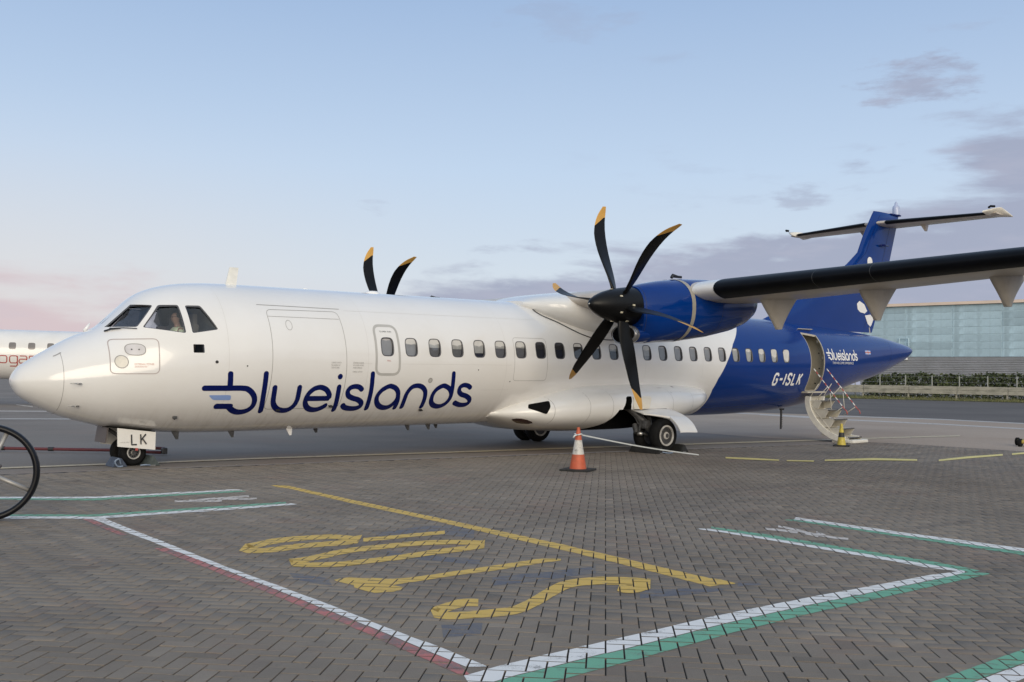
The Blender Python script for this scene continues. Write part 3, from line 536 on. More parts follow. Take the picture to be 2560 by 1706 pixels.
# fuselage shell with cut windows
def fus_material():
    m = bpy.data.materials.new('fuselage_paint'); m.use_nodes = True; nt = m.node_tree; b = nt.nodes['Principled BSDF']
    tc = nt.nodes.new('ShaderNodeTexCoord'); s = nnode(nt, 'ShaderNodeSeparateXYZ', {0: tc.outputs['Object']})
    pts = [(.60, 15.72), (.9, 15.58), (1.313, 15.50), (1.579, 15.583), (2.007, 15.871), (2.443, 16.216), (2.967, 16.88), (3.3, 17.4)]
    zn = math_n(nt, 'DIVIDE', math_n(nt, 'SUBTRACT', s.outputs[2], .5), 3.0)
    xb = ramp(nt, zn, [((z - .5) / 3.0, (x - 15) / 3.0) for z, x in pts])
    xx = math_n(nt, 'DIVIDE', math_n(nt, 'SUBTRACT', math_n(nt, 'ADD', s.outputs[0], GXA), 15.0), 3.0)
    f = smooth(nt, math_n(nt, 'SUBTRACT', xx, xb), -.0015, .0015)
    nz = nnode(nt, 'ShaderNodeTexNoise', {'Vector': tc.outputs['Object'], 'Scale': .9, 'Detail': 6.0, 'Roughness': .6}).outputs[0]
    st = nnode(nt, 'ShaderNodeVectorMath', {0: tc.outputs['Object'], 1: (5.0, .6, .6)}, operation='MULTIPLY').outputs[0]
    n2 = nnode(nt, 'ShaderNodeTexNoise', {'Vector': st, 'Scale': 2.4, 'Detail': 7.0, 'Roughness': .7}).outputs[0]
    w = mixc(nt, smooth(nt, nz, .3, .7), (.79, .775, .755), (.82, .81, .80))
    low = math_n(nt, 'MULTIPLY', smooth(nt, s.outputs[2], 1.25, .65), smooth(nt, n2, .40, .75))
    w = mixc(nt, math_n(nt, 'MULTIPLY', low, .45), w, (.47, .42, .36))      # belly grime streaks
    w = mixc(nt, math_n(nt, 'MULTIPLY', smooth(nt, n2, .58, .8), .10), w, (.60, .57, .53))
    bl = mixc(nt, smooth(nt, nz, .3, .7), tuple(c * .95 for c in BLUE_C), tuple(c * 1.06 for c in BLUE_C))
    nt.links.new(mixc(nt, f, w, bl), b.inputs['Base Color'])
    nt.links.new(math_n(nt, 'MULTIPLY_ADD', n2, .08, .12), b.inputs['Roughness'])
    nt.links.new(math_n(nt, 'MULTIPLY_ADD', f, -.5, .55), b.inputs['Coat Weight']); nt.links.new(math_n(nt, 'MULTIPLY_ADD', f, -.16, .5), b.inputs['Specular IOR Level']); b.inputs['Coat Roughness'].default_value = .03
    wv = nnode(nt, 'ShaderNodeTexNoise', {'Vector': tc.outputs['Object'], 'Scale': 1.3, 'Detail': 1.0}).outputs[0]
    bp = nnode(nt, 'ShaderNodeBump', {'Height': wv, 'Strength': .12, 'Distance': .03}); nt.links.new(bp.outputs[0], b.inputs['Normal']); nt.links.new(bp.outputs[0], b.inputs['Coat Normal'])
    return m
M_fus = fus_material()
NT = 112
sx = np.concatenate([X0 + np.linspace(.02, 2.005, 84) ** 2, np.linspace(4.12, 15.5, 72), np.linspace(15.7, 26.6, 76), np.linspace(26.66, X1 - .004, 12)])
th = np.linspace(0, 2 * math.pi, NT, endpoint=False) + .5 * 2 * math.pi / NT
rings = []
for x in sx: y, z = sec(x, th); rings.append(np.stack([np.full(NT, x), y, z], 1))
fv, ff = loft(rings)
fus0 = am('fuselage', fv, ff, M_fus); fixn(fus0)
def prism(poly, y0, y1):
    """polygon in (x,z) extruded between y0 and y1"""
    n = len(poly); V = [(x, y0, z) for x, z in poly] + [(x, y1, z) for x, z in poly]
    F = [list(range(n)), list(range(2 * n - 1, n - 1, -1))] + [[i, i + n, (i + 1) % n + n, (i + 1) % n] for i in range(n)]
    return V, F
def rounded(poly, r, seg=5):
    P = [np.array(p, float) for p in poly]; n = len(P); out = []
    for i in range(n):
        a, b, c = P[i - 1], P[i], P[(i + 1) % n]; d1 = (a - b) / np.linalg.norm(a - b); d2 = (c - b) / np.linalg.norm(c - b)
        q = min(r, .45 * np.linalg.norm(a - b), .45 * np.linalg.norm(c - b)); s, e = b + d1 * q, b + d2 * q
        for t in np.linspace(0, 1, seg): out.append(tuple((1 - t) ** 2 * s + 2 * t * (1 - t) * b + t * t * e))
    return out
WS = [[(1.245, 2.415), (1.664, 2.80), (1.94, 2.785), (1.645, 2.412)], [(1.712, 2.408), (2.008, 2.789), (2.298, 2.798), (2.324, 2.325)], [(2.395, 2.792), (2.632, 2.797), (2.838, 2.398), (2.42, 2.326)]]
WS = [rounded(w, .035) for w in WS]
def sup(cx, cz, a, b, e=3.6, n=28): 
    o = []
    for i in range(n):
        t = 2 * math.pi * i / n; c, s = math.cos(t), math.sin(t); o.append((cx + a * math.copysign(abs(c) ** (2 / e), c), cz + b * math.copysign(abs(s) ** (2 / e), s)))
    return o
WX = [6.027 + .5373 * i for i in range(24)]; WX[0] = 6.035; WZ = 2.174
WIN = [sup(x, WZ, .134, .168) for x in WX]
DOOR = rounded([(19.60, 1.24), (20.36, 1.24), (20.36, 2.90), (19.60, 2.90)], .16, 8)
cut1 = MB()   # inner rooms: cockpit and rear vestibule
def room(xs, zb, ztop, m, ymax=None):
    R_ = []
    for x in xs:
        t = min(float(TOP(x)) - m * 1.1, ztop); zl = np.linspace(zb, t, 14); yl = [max(.05, float(hw(x, z)) - m) for z in zl]
        R_.append([(x, -y, z) for y, z in zip(yl, zl)] + [(x, (y if ymax is None else min(y, ymax)), z) for y, z in zip(yl[::-1], zl[::-1])])
    V_, F_ = loft(R_); cut1.add(V_, F_)
room(np.linspace(1.14, 3.05, 16), 1.62, 9, .07)
room(np.linspace(19.35, 20.62, 8), 1.24, 2.84, .045, .55)
cut2 = MB()
for w in WS:
    V_, F_ = prism(w, -1.6, -.30); cut2.add(V_, F_); V_, F_ = prism(w, .30, 1.6); cut2.add(V_, F_)
for w in WIN: V_, F_ = prism(w, -1.6, -1.31); cut2.add(V_, F_)
V_, F_ = prism(DOOR, -1.7, -.9); cut2.add(V_, F_)
V_, F_ = prism(rounded([(2.412, 2.008), (2.585, 2.008), (2.582, 2.146), (2.412, 2.146)], .012, 3), -1.6, -1.16); cut2.add(V_, F_)
def boolean(o, cutters):
    hs = []
    for c in cutters:
        h = aobj(c, 'cutter', M_hole); fixn(h); hs.append(h)
        md = o.modifiers.new('b', 'BOOLEAN'); md.operation = 'DIFFERENCE'; md.solver = 'EXACT'; md.object = h
    bpy.context.view_layer.update()
    dg = bpy.context.evaluated_depsgraph_get(); me = bpy.data.meshes.new_from_object(o.evaluated_get(dg))
    old = o.data; o.modifiers.clear(); o.data = me; bpy.data.meshes.remove(old)
    for h in hs: d = h.data; bpy.data.objects.remove(h); bpy.data.meshes.remove(d)
boolean(fus0, [cut1, cut2])
def finish_fuselage(o):
    me = o.data; me.materials.clear()
    for m in (M_fus, M_cock, M_beige, M_frame): me.materials.append(m)
    nv = len(me.vertices); co = np.zeros(nv * 3, np.float32); me.vertices.foreach_get('co', co); co = co.reshape(-1, 3).astype(float); co[:, 0] += GXA
    t, b, w, c = TOP(co[:, 0]), BOT(co[:, 0]), WID(co[:, 0]), CEN(co[:, 0])
    def fval(P):
        t, b, w, c = TOP(P[:, 0]), BOT(P[:, 0]), np.maximum(WID(P[:, 0]), 1e-4), CEN(P[:, 0])
        k = np.where(P[:, 2] >= c, (P[:, 2] - c) / np.maximum(t - c, 1e-4), (P[:, 2] - c) / np.maximum(c - b, 1e-4)); return np.sqrt((P[:, 1] / w) ** 2 + k * k)
    N = np.zeros_like(co)
    for i, e in enumerate(np.eye(3) * 2e-3): N[:, i] = fval(co + e) - fval(co - e)
    N /= np.linalg.norm(N, axis=1)[:, None] + 1e-9
    fvl = fval(co); on = fvl > .992
    cn = []; 
    for p in me.polygons:
        vs_ = list(p.vertices); outer = all(on[v] for v in vs_)
        pn = np.array(p.normal)
        if outer and np.mean([N[v] @ pn for v in vs_]) < .80: outer = False
        cx = co[vs_].mean(0)
        if outer: p.material_index = 0
        elif 19.0 < cx[0] < 21: p.material_index = 2
        elif cx[0] < 3.2: p.material_index = 1
        else: p.material_index = 3
        p.use_smooth = True
        for v in vs_: cn.append(tuple(N[v]) if outer else tuple(pn))
    me.normals_split_custom_set(cn)
finish_fuselage(fus0)

# --- surface ribbons for lettering and seams
def ribbon(path, h, off, surf=sp, closed=False, sub=6, caps=True, raw=False, cols=3):
    P = np.asarray(path, float) if raw else catmull(path, sub, closed)
    T = np.gradient(P, axis=0)
    if closed: P = np.vstack([P, P[:1]]); T = np.roll(P[:-1], -1, 0) - np.roll(P[:-1], 1, 0); T = np.vstack([T, T[:1]])
    T /= np.linalg.norm(T, axis=1)[:, None] + 1e-9
    st = [(P[i], T[i], h) for i in range(len(P))]
    if caps and not closed:
        pre = [(P[0] - T[0] * h * math.sin(a), T[0], h * math.cos(a)) for a in np.linspace(math.pi / 2 * .98, .3, 5)]
        post = [(P[-1] + T[-1] * h * math.sin(a), T[-1], h * math.cos(a)) for a in np.linspace(.3, math.pi / 2 * .98, 5)]
        st = pre + st + post
    V = []; F = []
    for p, t, hh in st:
        nn = np.array([-t[1], t[0]])
        for c in np.linspace(-1, 1, cols): q = p + nn * hh * c; V.append(surf(q[0], q[1], off))
    for i in range(len(st) - 1):
        for c in range(cols - 1): a = i * cols + c; F.append([a, a + 1, a + cols + 1, a + cols])
    return V, F
def patch(poly, off, surf=sp, n=8):
    """filled convex polygon as rings towards its centre"""
    P = np.asarray(poly, float); c = P.mean(0); V = []; F = []; k = len(P)
    for s in np.linspace(1, 0.02, n):
        for p in P: q = c + (p - c) * s; V.append(surf(q[0], q[1], off))
    for i in range(n - 1):
        for j in range(k): F.append([i * k + j, i * k + (j + 1) % k, (i + 1) * k + (j + 1) % k, (i + 1) * k + j])
    F.append([(n - 1) * k + j for j in range(k)]); return V, F
def dens(poly, d=.06, closed=True):
    out = []; n = len(poly)
    for i in range(n if closed else n - 1):
        a, b = np.array(poly[i]), np.array(poly[(i + 1) % n]); k = max(1, int(np.linalg.norm(b - a) / d))
        out += [tuple(a + (b - a) * t / k) for t in range(k)]
    if not closed: out.append(tuple(poly[-1]))
    return out
LOGO = {
'b': [(2.616,1.432),(2.94,1.431),(3.26,1.429),(3.368,1.401),(3.462,1.326),(3.516,1.237),(3.526,1.136),(3.481,1.064),(3.395,1.026),(3.293,1.022),(3.194,1.052),(3.116,1.104),(3.092,1.123)] ,
'b_bar': [(3.125,1.124),(2.887,1.128)] ,
'b_stem': [(3.012,1.668),(3.031,1.47)] ,
'l': [(3.633,1.673),(3.636,1.567),(3.656,1.302),(3.708,1.036)] ,
'u': [(3.833,1.436),(3.858,1.244),(3.903,1.141),(3.995,1.065),(4.109,1.034),(4.215,1.043),(4.293,1.112),(4.317,1.215),(4.308,1.329),(4.299,1.437)] ,
'e': [(4.515,1.239),(4.719,1.237),(4.936,1.239),(4.922,1.3),(4.85,1.382),(4.76,1.426),(4.675,1.435),(4.576,1.401),(4.5,1.316),(4.484,1.213),(4.516,1.131),(4.594,1.065),(4.701,1.034),(4.8,1.041),(4.883,1.078),(4.918,1.105)] ,
'i': [(5.077,1.441),(5.091,1.322),(5.129,1.109),(5.136,1.031)] ,
's': [(5.557,1.395),(5.495,1.435),(5.406,1.448),(5.315,1.423),(5.279,1.356),(5.32,1.281),(5.423,1.236),(5.551,1.203),(5.644,1.145),(5.657,1.081),(5.578,1.044),(5.449,1.043),(5.336,1.067),(5.281,1.103)] ,
'l2': [(5.729,1.678),(5.743,1.533),(5.784,1.232),(5.816,1.042)] ,
'a': [(6.132,1.447),(6.004,1.382),(5.938,1.281),(5.958,1.178),(6.049,1.087),(6.179,1.045),(6.291,1.059),(6.367,1.134),(6.396,1.224),(6.367,1.328),(6.294,1.405),(6.208,1.441),(6.132,1.447)] ,
'a_stem': [(6.377,1.302),(6.422,1.172),(6.435,1.047)] ,
'n': [(6.586,1.057),(6.569,1.183),(6.571,1.313),(6.639,1.422),(6.751,1.456),(6.867,1.434),(6.963,1.362),(7.006,1.269),(7.031,1.15),(7.04,1.053)] ,
'd': [(7.354,1.45),(7.232,1.386),(7.179,1.281),(7.2,1.161),(7.291,1.079),(7.444,1.045),(7.561,1.088),(7.618,1.182),(7.612,1.29),(7.54,1.384),(7.44,1.436),(7.354,1.45)] ,
'd_stem': [(7.554,1.688),(7.578,1.503),(7.615,1.29)] ,
's2': [(8.026,1.414),(7.963,1.448),(7.858,1.462),(7.78,1.422),(7.783,1.342),(7.864,1.281),(7.999,1.245),(8.106,1.189),(8.141,1.12),(8.089,1.072),(7.957,1.067),(7.836,1.097),(7.79,1.115)] ,
'dot': [(5.061,1.625)] ,
'light': [(2.702,1.316),(3.081,1.315),(3.098,1.229),(2.793,1.235)] ,

}
def letters(xf, hwid, m, name, light, base):
    groups = [('b', 'b_bar', 'b_stem'), ('l',), ('u',), ('e',), ('i',), ('s',), ('l2',), ('a', 'a_stem'), ('n',), ('d', 'd_stem'), ('s2',)]
    for gi, g in enumerate(groups):
        mb = MB()
        for k, key in enumerate(g):
            pts = [xf(*p) for p in LOGO[key]]; closed = key in ('a', 'd')
            if closed: pts = pts[:-1]
            if key == 'e': 
                a = dens(pts[:3], .05, False); b = catmull(pts[2:], 6)
                V, F = ribbon(np.vstack([np.array(a[:-1]), b]), hwid, base + .0009 * k, raw=True)
            else: V, F = ribbon(pts, hwid, base + .0009 * k, closed=closed, sub=7)
            mb.add(V, F)
        if g[0] == 'i':
            c = xf(*LOGO['dot'][0]); V, F = patch([(c[0] + hwid * 1.1 * math.cos(t), c[1] + hwid * 1.1 * math.sin(t)) for t in np.linspace(0, 2 * math.pi, 24, endpoint=False)], base, n=4); mb.add(V, F)
        fixo(aobj(mb, name, m, smooth=True))
    V, F = patch([xf(*p) for p in rounded(LOGO['light'], .03, 3)], base); fixo(am(name, V, F, light, smooth=True))
def fixo(o):
    """make a decal face outwards (to port)"""
    if sum(p.normal.y for p in o.data.polygons) > 0: o.data.flip_normals()
    return o
letters(lambda x, z: (x, z), .0455, M_navy, 'logo_letter', M_lblue, .004)
letters(lambda x, z: (20.463 + (x - 2.55) * (22.38 - 20.463) / (8.19 - 2.55), 2.11 + (z - 1.0) * (2.42 - 2.11) / (1.72 - 1.0) - (x - 2.55) * .004), .021, M_wlet, 'tail_logo_letter', M_wlet, .005)
# straight-stroke characters
GLY = {'G': [[(.95, .78), (.8, 1), (.25, 1), (.05, .8), (.05, .2), (.25, 0), (.8, 0), (.95, .2), (.95, .48), (.55, .48)]], '-': [[(.1, .5), (.95, .5)]], 'I': [[(.5, 0), (.5, 1)]],
       'S': [[(.92, .8), (.75, 1), (.25, 1), (.07, .8), (.2, .58), (.8, .42), (.93, .2), (.75, 0), (.25, 0), (.07, .2)]], 'L': [[(.1, 1), (.1, 0), (.9, 0)]], 'K': [[(.1, 0), (.1, 1)], [(.92, 1), (.12, .42)], [(.35, .58), (.95, 0)]]}
def write(text, x0, z0, ch, cw, gap, hwid, m, name, surf=sp, base=.005, slant=.0, parent=None):
    x = x0; k = 0
    for chh in text:
        w = cw * (.32 if chh == 'I' else .8 if chh == '-' else 1); mb = MB()
        for s in GLY[chh]:
            pts = [(x + p[0] * w + p[1] * ch * slant, z0 + p[1] * ch) for p in s]
            V, F = ribbon(dens(pts, .02, False), hwid, base + .0008 * k, surf=surf, raw=True, caps=False, cols=2); mb.add(V, F); k += 1
        fixo(aobj(mb, name, m, parent)); x += w + gap
write('G-ISLK', 17.86, 1.435, .275, .185, .075, .030, M_wlet, 'registration_letter', slant=.15)
# small flag near the tail cone and caption
def text_mesh(txt, size):
    cu = bpy.data.curves.new('t', 'FONT'); cu.body = txt; cu.size = size; o = bpy.data.objects.new('t', cu); COL.objects.link(o)
    bpy.context.view_layer.update(); me = o.to_mesh(); V = np.array([v.co[:] for v in me.vertices]); F = [list(p.vertices) for p in me.polygons]
    o.to_mesh_clear(); bpy.data.objects.remove(o); bpy.data.curves.remove(cu); return V, F
def caption(txt, x0, x1, z0, z1, m, name, surf=sp, off=.005, parent=None):
    V, F = text_mesh(txt, 1.0); mn, mx = V.min(0), V.max(0)
    W_ = [surf(x0 + (v[0] - mn[0]) / (mx[0] - mn[0]) * (x1 - x0), z0 + (v[1] - mn[1]) / (mx[1] - mn[1]) * (z1 - z0), off) for v in V]
    o = fixo(am(name, W_, F, m, parent)); o['kind'] = 'stuff'; return o
caption('THE WELCOME DIFFERENCE', 20.80, 22.12, 1.992, 2.055, M_wlet, 'tail_caption')
V, F = patch([(22.93, 2.29), (23.30, 2.29), (23.30, 2.41), (22.93, 2.41)], .004, n=3); fl = fixo(am('flag_decal', V, F, M_lblue))
mb = MB(); V, F = ribbon([(22.93, 2.35), (23.30, 2.35)], .026, .005, sub=4, caps=False); mb.add(V, F); V, F = ribbon([(23.115, 2.29), (23.115, 2.41)], .04, .0054, sub=4, caps=False); mb.add(V, F); fixo(aobj(mb, 'flag_white_cross', M_wlet, fl))
mb = MB(); V, F = ribbon([(22.93, 2.35), (23.30, 2.35)], .014, .006, sub=4, caps=False); mb.add(V, F); V, F = ribbon([(23.115, 2.29), (23.115, 2.41)], .02, .0066, sub=4, caps=False); mb.add(V, F); fixo(aobj(mb, 'flag_cross', M_red, fl))
# --- seams, doors, exits
def seam(name, poly, h, m=M_seam, closed=True, parent=None, off=.002):
    V, F = ribbon(dens(poly, .05, closed), h, off, closed=closed, raw=True, caps=False, cols=2); return fixo(am(name, V, F, m, parent))
cd = seam('cargo_door_seam', rounded([(3.735, 1.06), (5.20, 1.06), (5.135, 2.79), (3.735, 2.775)], .10), .0045)
seam('cargo_door_rail', [(3.61, 2.856), (5.21, 2.843)], .006, closed=False, parent=cd); seam('cargo_door_hinge_line', [(3.74, 2.655), (5.12, 2.652)], .004, closed=False, parent=cd)
seam('cargo_door_vent', sup(4.095, 2.51, .058, .085, 2), .004, parent=cd)
seam('emergency_exit_band', rounded([(5.79, 1.665), (6.30, 1.665), (6.275, 2.565), (5.79, 2.565)], .14, 7), .024, M_grey)
caption('PULL', 6.02, 6.10, 1.905, 1.93, M_red, 'exit_caption'); caption('TO OPEN  PUSH', 5.90, 6.16, 2.44, 2.465, M_line, 'exit_caption')
seam('service_door_seam', rounded([(9.07, 1.545), (9.96, 1.545), (9.96, 2.42), (9.07, 2.42)], .08), .0035)
mbx = seam('avionics_hatch', rounded([(1.20, 1.662), (1.895, 1.664), (1.90, 2.225), (1.225, 2.205)], .085, 6), .007, mat('hatch_edge_grey', (.42, .36, .35), .5))
V, F = patch(sup(1.565, 2.046, .138, .088, 2.6), .005); ov = fixo(am('service_panel', V, F, mat('panel_silver', (.62, .60, .61), .35), mbx)); seam('panel_rim', sup(1.565, 2.046, .140, .09, 2.6), .006, M_seam, parent=mbx, off=.006)
V, F = patch(sup(1.363, 1.851, .09, .096, 2), .005); fixo(am('service_cap', V, F, mat('cap_cream', (.72, .68, .60), .35), mbx)); seam('cap_rim', sup(1.363, 1.851, .092, .098, 2), .006, M_seam, parent=mbx, off=.006)
for (xa, za) in ((1.515, 2.046), (1.615, 2.046)): V, F = patch(sup(xa, za, .011, .011, 2), .008, n=3); fixo(am('panel_fastener', V, F, M_line, mbx))
caption('EXTERNAL POWER', 1.54, 1.82, 1.80, 1.83, mat('pale_red_print', (.62, .36, .31), .5), 'hatch_caption', parent=mbx); caption('GROUND SERVICE ONLY', 1.54, 1.72, 1.762, 1.788, MATS['pale_red_print'], 'hatch_caption', parent=mbx)
for tx, x0, x1, z0 in (('CARGO DOOR', 4.86, 5.06, 1.86), ('PULL HANDLE OUT', 4.86, 5.04, 1.815), ('TURN TO OPEN', 4.86, 5.02, 1.77), ('STAND CLEAR', 5.30, 5.52, 1.86), ('OF DOOR SWING', 5.30, 5.52, 1.815), ('WHEN OPENING', 5.30, 5.49, 1.77), ('CHECK LATCH', 5.30, 5.50, 1.70)): caption(tx, x0, x1, z0, z0 + .026, M_seam, 'door_caption')
M_lap = mat('skin_lap', (.60, .585, .565), .35, var=.05)
for xa in (2.98, 5.62, 8.86, 10.62, 12.95, 14.95): fixo(am('skin_joint', *ribbon([(xa, z) for z in np.linspace(.75 if xa < 8.9 else 1.6, 3.12 if xa < 9 else 2.4, 40)], .0024, .0012, raw=True, caps=False, cols=2), M_lap))
for za, xa, xb in ((2.82, 5.3, 10.0), (1.36, 8.3, 9.1), (1.86, 5.3, 5.75), (1.86, 6.35, 9.0)): fixo(am('skin_joint', *ribbon([(x, za) for x in np.arange(xa, xb, .08)], .0022, .0012, raw=True, caps=False, cols=2), M_lap))
rad = ribbon([(.59, z) for z in np.linspace(1.0, 1.99, 24)], .0035, .0015, raw=True, caps=False, cols=2); fixo(am('radome_seam', *rad, M_seam))
for pts in ([(.50, 1.93), (.55, 1.955), (.60, 1.985)],): V, F = ribbon(pts, .006, .003); fixo(am('radome_latch', V, F, M_seam))
for i, (xa, za) in enumerate(((2.778, 1.862), (3.29, 1.80), (8.15, 1.76), (9.0, 1.53), (2.30, .92))): V, F = patch(sup(xa, za, .026 if i == 0 else .013, .026 if i == 0 else .013, 2), .004, n=4); fixo(am('static_port', V, F, M_line))
V, F = patch(sup(7.03, 1.555, .05, .05, 2), .003, n=4); pc = fixo(am('drain_cap', V, F, M_seam)); V, F = patch(sup(7.03, 1.555, .03, .03, 2), .006, n=4); fixo(am('drain_cap_centre', V, F, M_grey, pc))
for xa, za in ((.72, 1.505), (.74, 1.15)):   # pitot probes
    p0 = sp(xa + .06, za, 0); p1 = p0 + np.array([0, -.075, 0]); mb = MB(); mb.tube([p0, p1 + (.02, 0, 0), p1 + (-.04, 0, 0)], .012, 8); mb.tube([p1, p1 + np.array([-.14, 0, .005])], [.011, .007], 8); aobj(mb, 'pitot_probe', M_metal, smooth=True)
# --- cockpit windows
for w in WS:
    for side in (-1, 1):
        V = [sp(x, z, -.028, side) for x, z in w]; c = np.mean(V, 0); k = len(V)
        g = am('cockpit_window', V + [c], [[i, (i + 1) % k, k] for i in range(k)], M_glass, smooth=True)
        if (sum(p.normal.y for p in g.data.polygons) * side) < 0: g.data.flip_normals()
        fr = []; 
        V1 = [sp(x, z, -.004, side) for x, z in w]; V2 = []
        cc = np.mean(np.array(w), 0)
        for x, z in w: q = cc + (np.array((x, z)) - cc) * (1 - .022 / max(.05, np.linalg.norm(np.array((x, z)) - cc))); V2.append(sp(q[0], q[1], -.012, side))
        F = [[i, (i + 1) % k, (i + 1) % k + k, i + k] for i in range(k)]; am('window_seal', V1 + V2, F, M_frame, g, smooth=True)
# interior: glareshield, seats, overhead panel
mb = MB(); mb.box((1.60, 0, 2.30), (.30, .84, .08), bev=.03); aobj(mb, 'glareshield', mat('glareshield_black', (.04, .045, .06), .7))
for sy in (-.42, .42):
    mb = MB(); mb.box((2.66, sy, 2.20), (.12, .42, .62), Matrix.Rotation(.15, 3, 'Y'), bev=.04); mb.box((2.45, sy, 1.90), (.48, .44, .10), bev=.04); mb.box((2.72, sy, 2.58), (.09, .24, .20), bev=.035); aobj(mb, 'pilot_seat', mat('seat_sheepskin', (.20, .17, .15), .9, bump=.3), smooth=True, angle=40)
mb = MB(); mb.box((2.3, 0, 2.98), (.45, .4, .05), bev=.02); aobj(mb, 'overhead_panel', M_cock)
mb = MB(); mb.box((2.06, -.76, 2.36), (.16, .10, .16), bev=.025); aobj(mb, 'window_side_box', mat('side_box_dark', (.05, .035, .035), .6))
mb = MB(); mb.box((3.0, 0, 2.2), (.03, 1.5, 1.1)); aobj(mb, 'cockpit_bulkhead', M_cock)
# wiper under the windscreen
wp0, wp1, wpm = sp(1.29, 2.36, .03), sp(1.63, 2.375, .03), sp(1.47, 2.365, .05)
mb = MB(); mb.tube([sp(1.33, 2.378, .02), sp(1.48, 2.385, .022), sp(1.64, 2.378, .02)], .008, 6); mb.tube([sp(1.255, 2.335, .012), sp(1.34, 2.362, .025), sp(1.45, 2.375, .028)], [.015, .013, .008], 6); aobj(mb, 'windscreen_wiper', M_line, smooth=True)
mb = MB(); a = np.array([1.10, .1, TOP(1.10)]); mb.tube([a, a + (.05, 0, .07), a + (.09, 0, .13)], [.03, .025, .012], 8); aobj(mb, 'nose_vane', M_wlet, smooth=True)
# --- cabin windows
PANE = [mat('cabin_blind_%d' % i, c, .5, var=.06, scale=10) for i, c in enumerate([(.46, .45, .46), (.06, .06, .07), (.66, .65, .63), (.26, .26, .28)])]
KIND = [0, 0, 3, 3, 1, 3, 3, 1, 1, 1, 1, 1, 3, 0, 0, 0, 0, 0, 0, 2, 2, 2, 2, 2]
HALF = {1: .35, 2: .5, 3: .55, 4: .75, 5: .45, 6: .4, 7: 0, 9: .22, 10: .3, 11: .45, 13: .7}
for i, (xc, w) in enumerate(zip(WX, WIN)):
    y0 = -1.33
    ring = [sp(x, z, .003) for x, z in sup(xc, WZ, .141, .175)]; ring2 = [sp(x, z, .006) for x, z in sup(xc, WZ, .129, .163)]; ring3 = [sp(x, z, -.012) for x, z in sup(xc, WZ, .122, .156)]; k = len(ring)
    o = am('cabin_window', ring + ring2 + ring3, [[a + b * k, (a + 1) % k + b * k, (a + 1) % k + (b + 1) * k, a + (b + 1) * k] for b in range(2) for a in range(k)], M_frame, smooth=True)
    fixo(o)
    am('window_lining', [(x, y0 + .004, z) for x, z in w], [list(range(k))], PANE[KIND[i]], o)
    if i in HALF and HALF[i] > 0:
        zt = WZ + .168; zb = WZ + .168 - .336 * HALF[i]
        poly = [(x, z if z > zb else zb) for x, z in sup(xc, WZ, .128, .160)]; am('window_blind', [(x, y0 - .008, z) for x, z in poly], [list(range(len(poly)))], PANE[2], o)
    gl = [sp(x, z, -.02) for x, z in sup(xc, WZ, .130, .164)]; am('pane', gl, [list(range(k))], M_cglass, o, smooth=True)
# --- belly fairing that houses the main gear
def fair_sec(x):
    t = np.interp(x, [8.9, 9.25, 9.6, 10.1, 10.7, 11.4, 12.6, 13.8, 14.7, 15.25, 15.55], [.0, .34, .56, .78, .93, 1.0, 1.0, .93, .74, .46, .05])
    hwd = np.interp(t, [0, 1], [.75, 1.97]); top = np.interp(x, [8.9, 9.6, 10.2, 11, 12.8, 14.1, 15, 15.55], [.98, 1.20, 1.37, 1.52, 1.56, 1.54, 1.47, 1.33]); bot = np.interp(x, [8.9, 9.4, 10, 11, 12.6, 13.5, 14.5, 15.55], [.76, .62, .47, .41, .40, .45, .64, 1.05])
    return hwd, top, bot
FXS = np.linspace(8.9, 15.55, 90)
_h = np.array([fair_sec(x) for x in FXS]); ker = np.hanning(11); ker /= ker.sum()
for i in range(3): _h[:, i] = np.convolve(np.pad(_h[:, i], 5, mode='edge'), ker, 'valid')
def fsec(x): return [np.interp(x, FXS, _h[:, i]) for i in range(3)]
FE = 2.45
def fair_ring(x, n=72):
    h, t, b = fsec(x); c = (t + b) / 2; r = (t - b) / 2; o = []
    for i in range(n):
        a = 2 * math.pi * (i + .5) / n; cc, ss = math.cos(a), math.sin(a)
        o.append((x, h * math.copysign(abs(cc) ** (2 / FE), cc), c + r * math.copysign(abs(ss) ** (2 / FE), ss)))
    return o
def fsurf(x, z, off=0.0):
    h, t, b = fsec(x); c = (t + b) / 2; r = (t - b) / 2; k = min(.999, abs((z - c) / r)); y = h * (1 - k ** FE) ** (1 / FE)
    return np.array([x, -y - off, z])
V, F = loft([fair_ring(x) for x in FXS]); ffo = am('gear_fairing', V, F, M_white); fixn(ffo)
cw = MB(); V, F = prism([(10.98, .2), (10.98, .43), (11.25, .60), (11.52, .93), (11.62, .93), (11.70, 1.04), (11.79, 1.18), (11.86, 1.21), (11.98, 1.21), (11.89, 1.04), (11.88, .93), (13.05, .93), (13.2, .55), (13.2, .2)], -2.4, -1.02); cw.add(V, F)
V, F = prism([(10.98, .2), (10.98, .43), (11.52, .93), (13.05, .93), (13.2, .2)], 1.02, 2.4); cw.add(V, F)
boolean(ffo, [cw])
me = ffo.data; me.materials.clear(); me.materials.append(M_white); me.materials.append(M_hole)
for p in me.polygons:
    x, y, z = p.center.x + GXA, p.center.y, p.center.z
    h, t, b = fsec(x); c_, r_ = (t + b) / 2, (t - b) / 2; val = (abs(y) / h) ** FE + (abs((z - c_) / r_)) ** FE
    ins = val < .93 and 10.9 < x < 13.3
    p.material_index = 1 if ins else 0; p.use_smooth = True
me.set_sharp_from_angle(angle=math.radians(35))
V, F = patch(rounded([(9.49, .98), (9.555, 1.055), (9.955, 1.13), (9.885, 1.0), (9.80, .855)], .03, 4), .02, fsurf, 14); fixo(am('fairing_air_inlet_shade', V, F, M_hole, ffo))  # black patch painted as the shaded inlet opening; no hole is cut
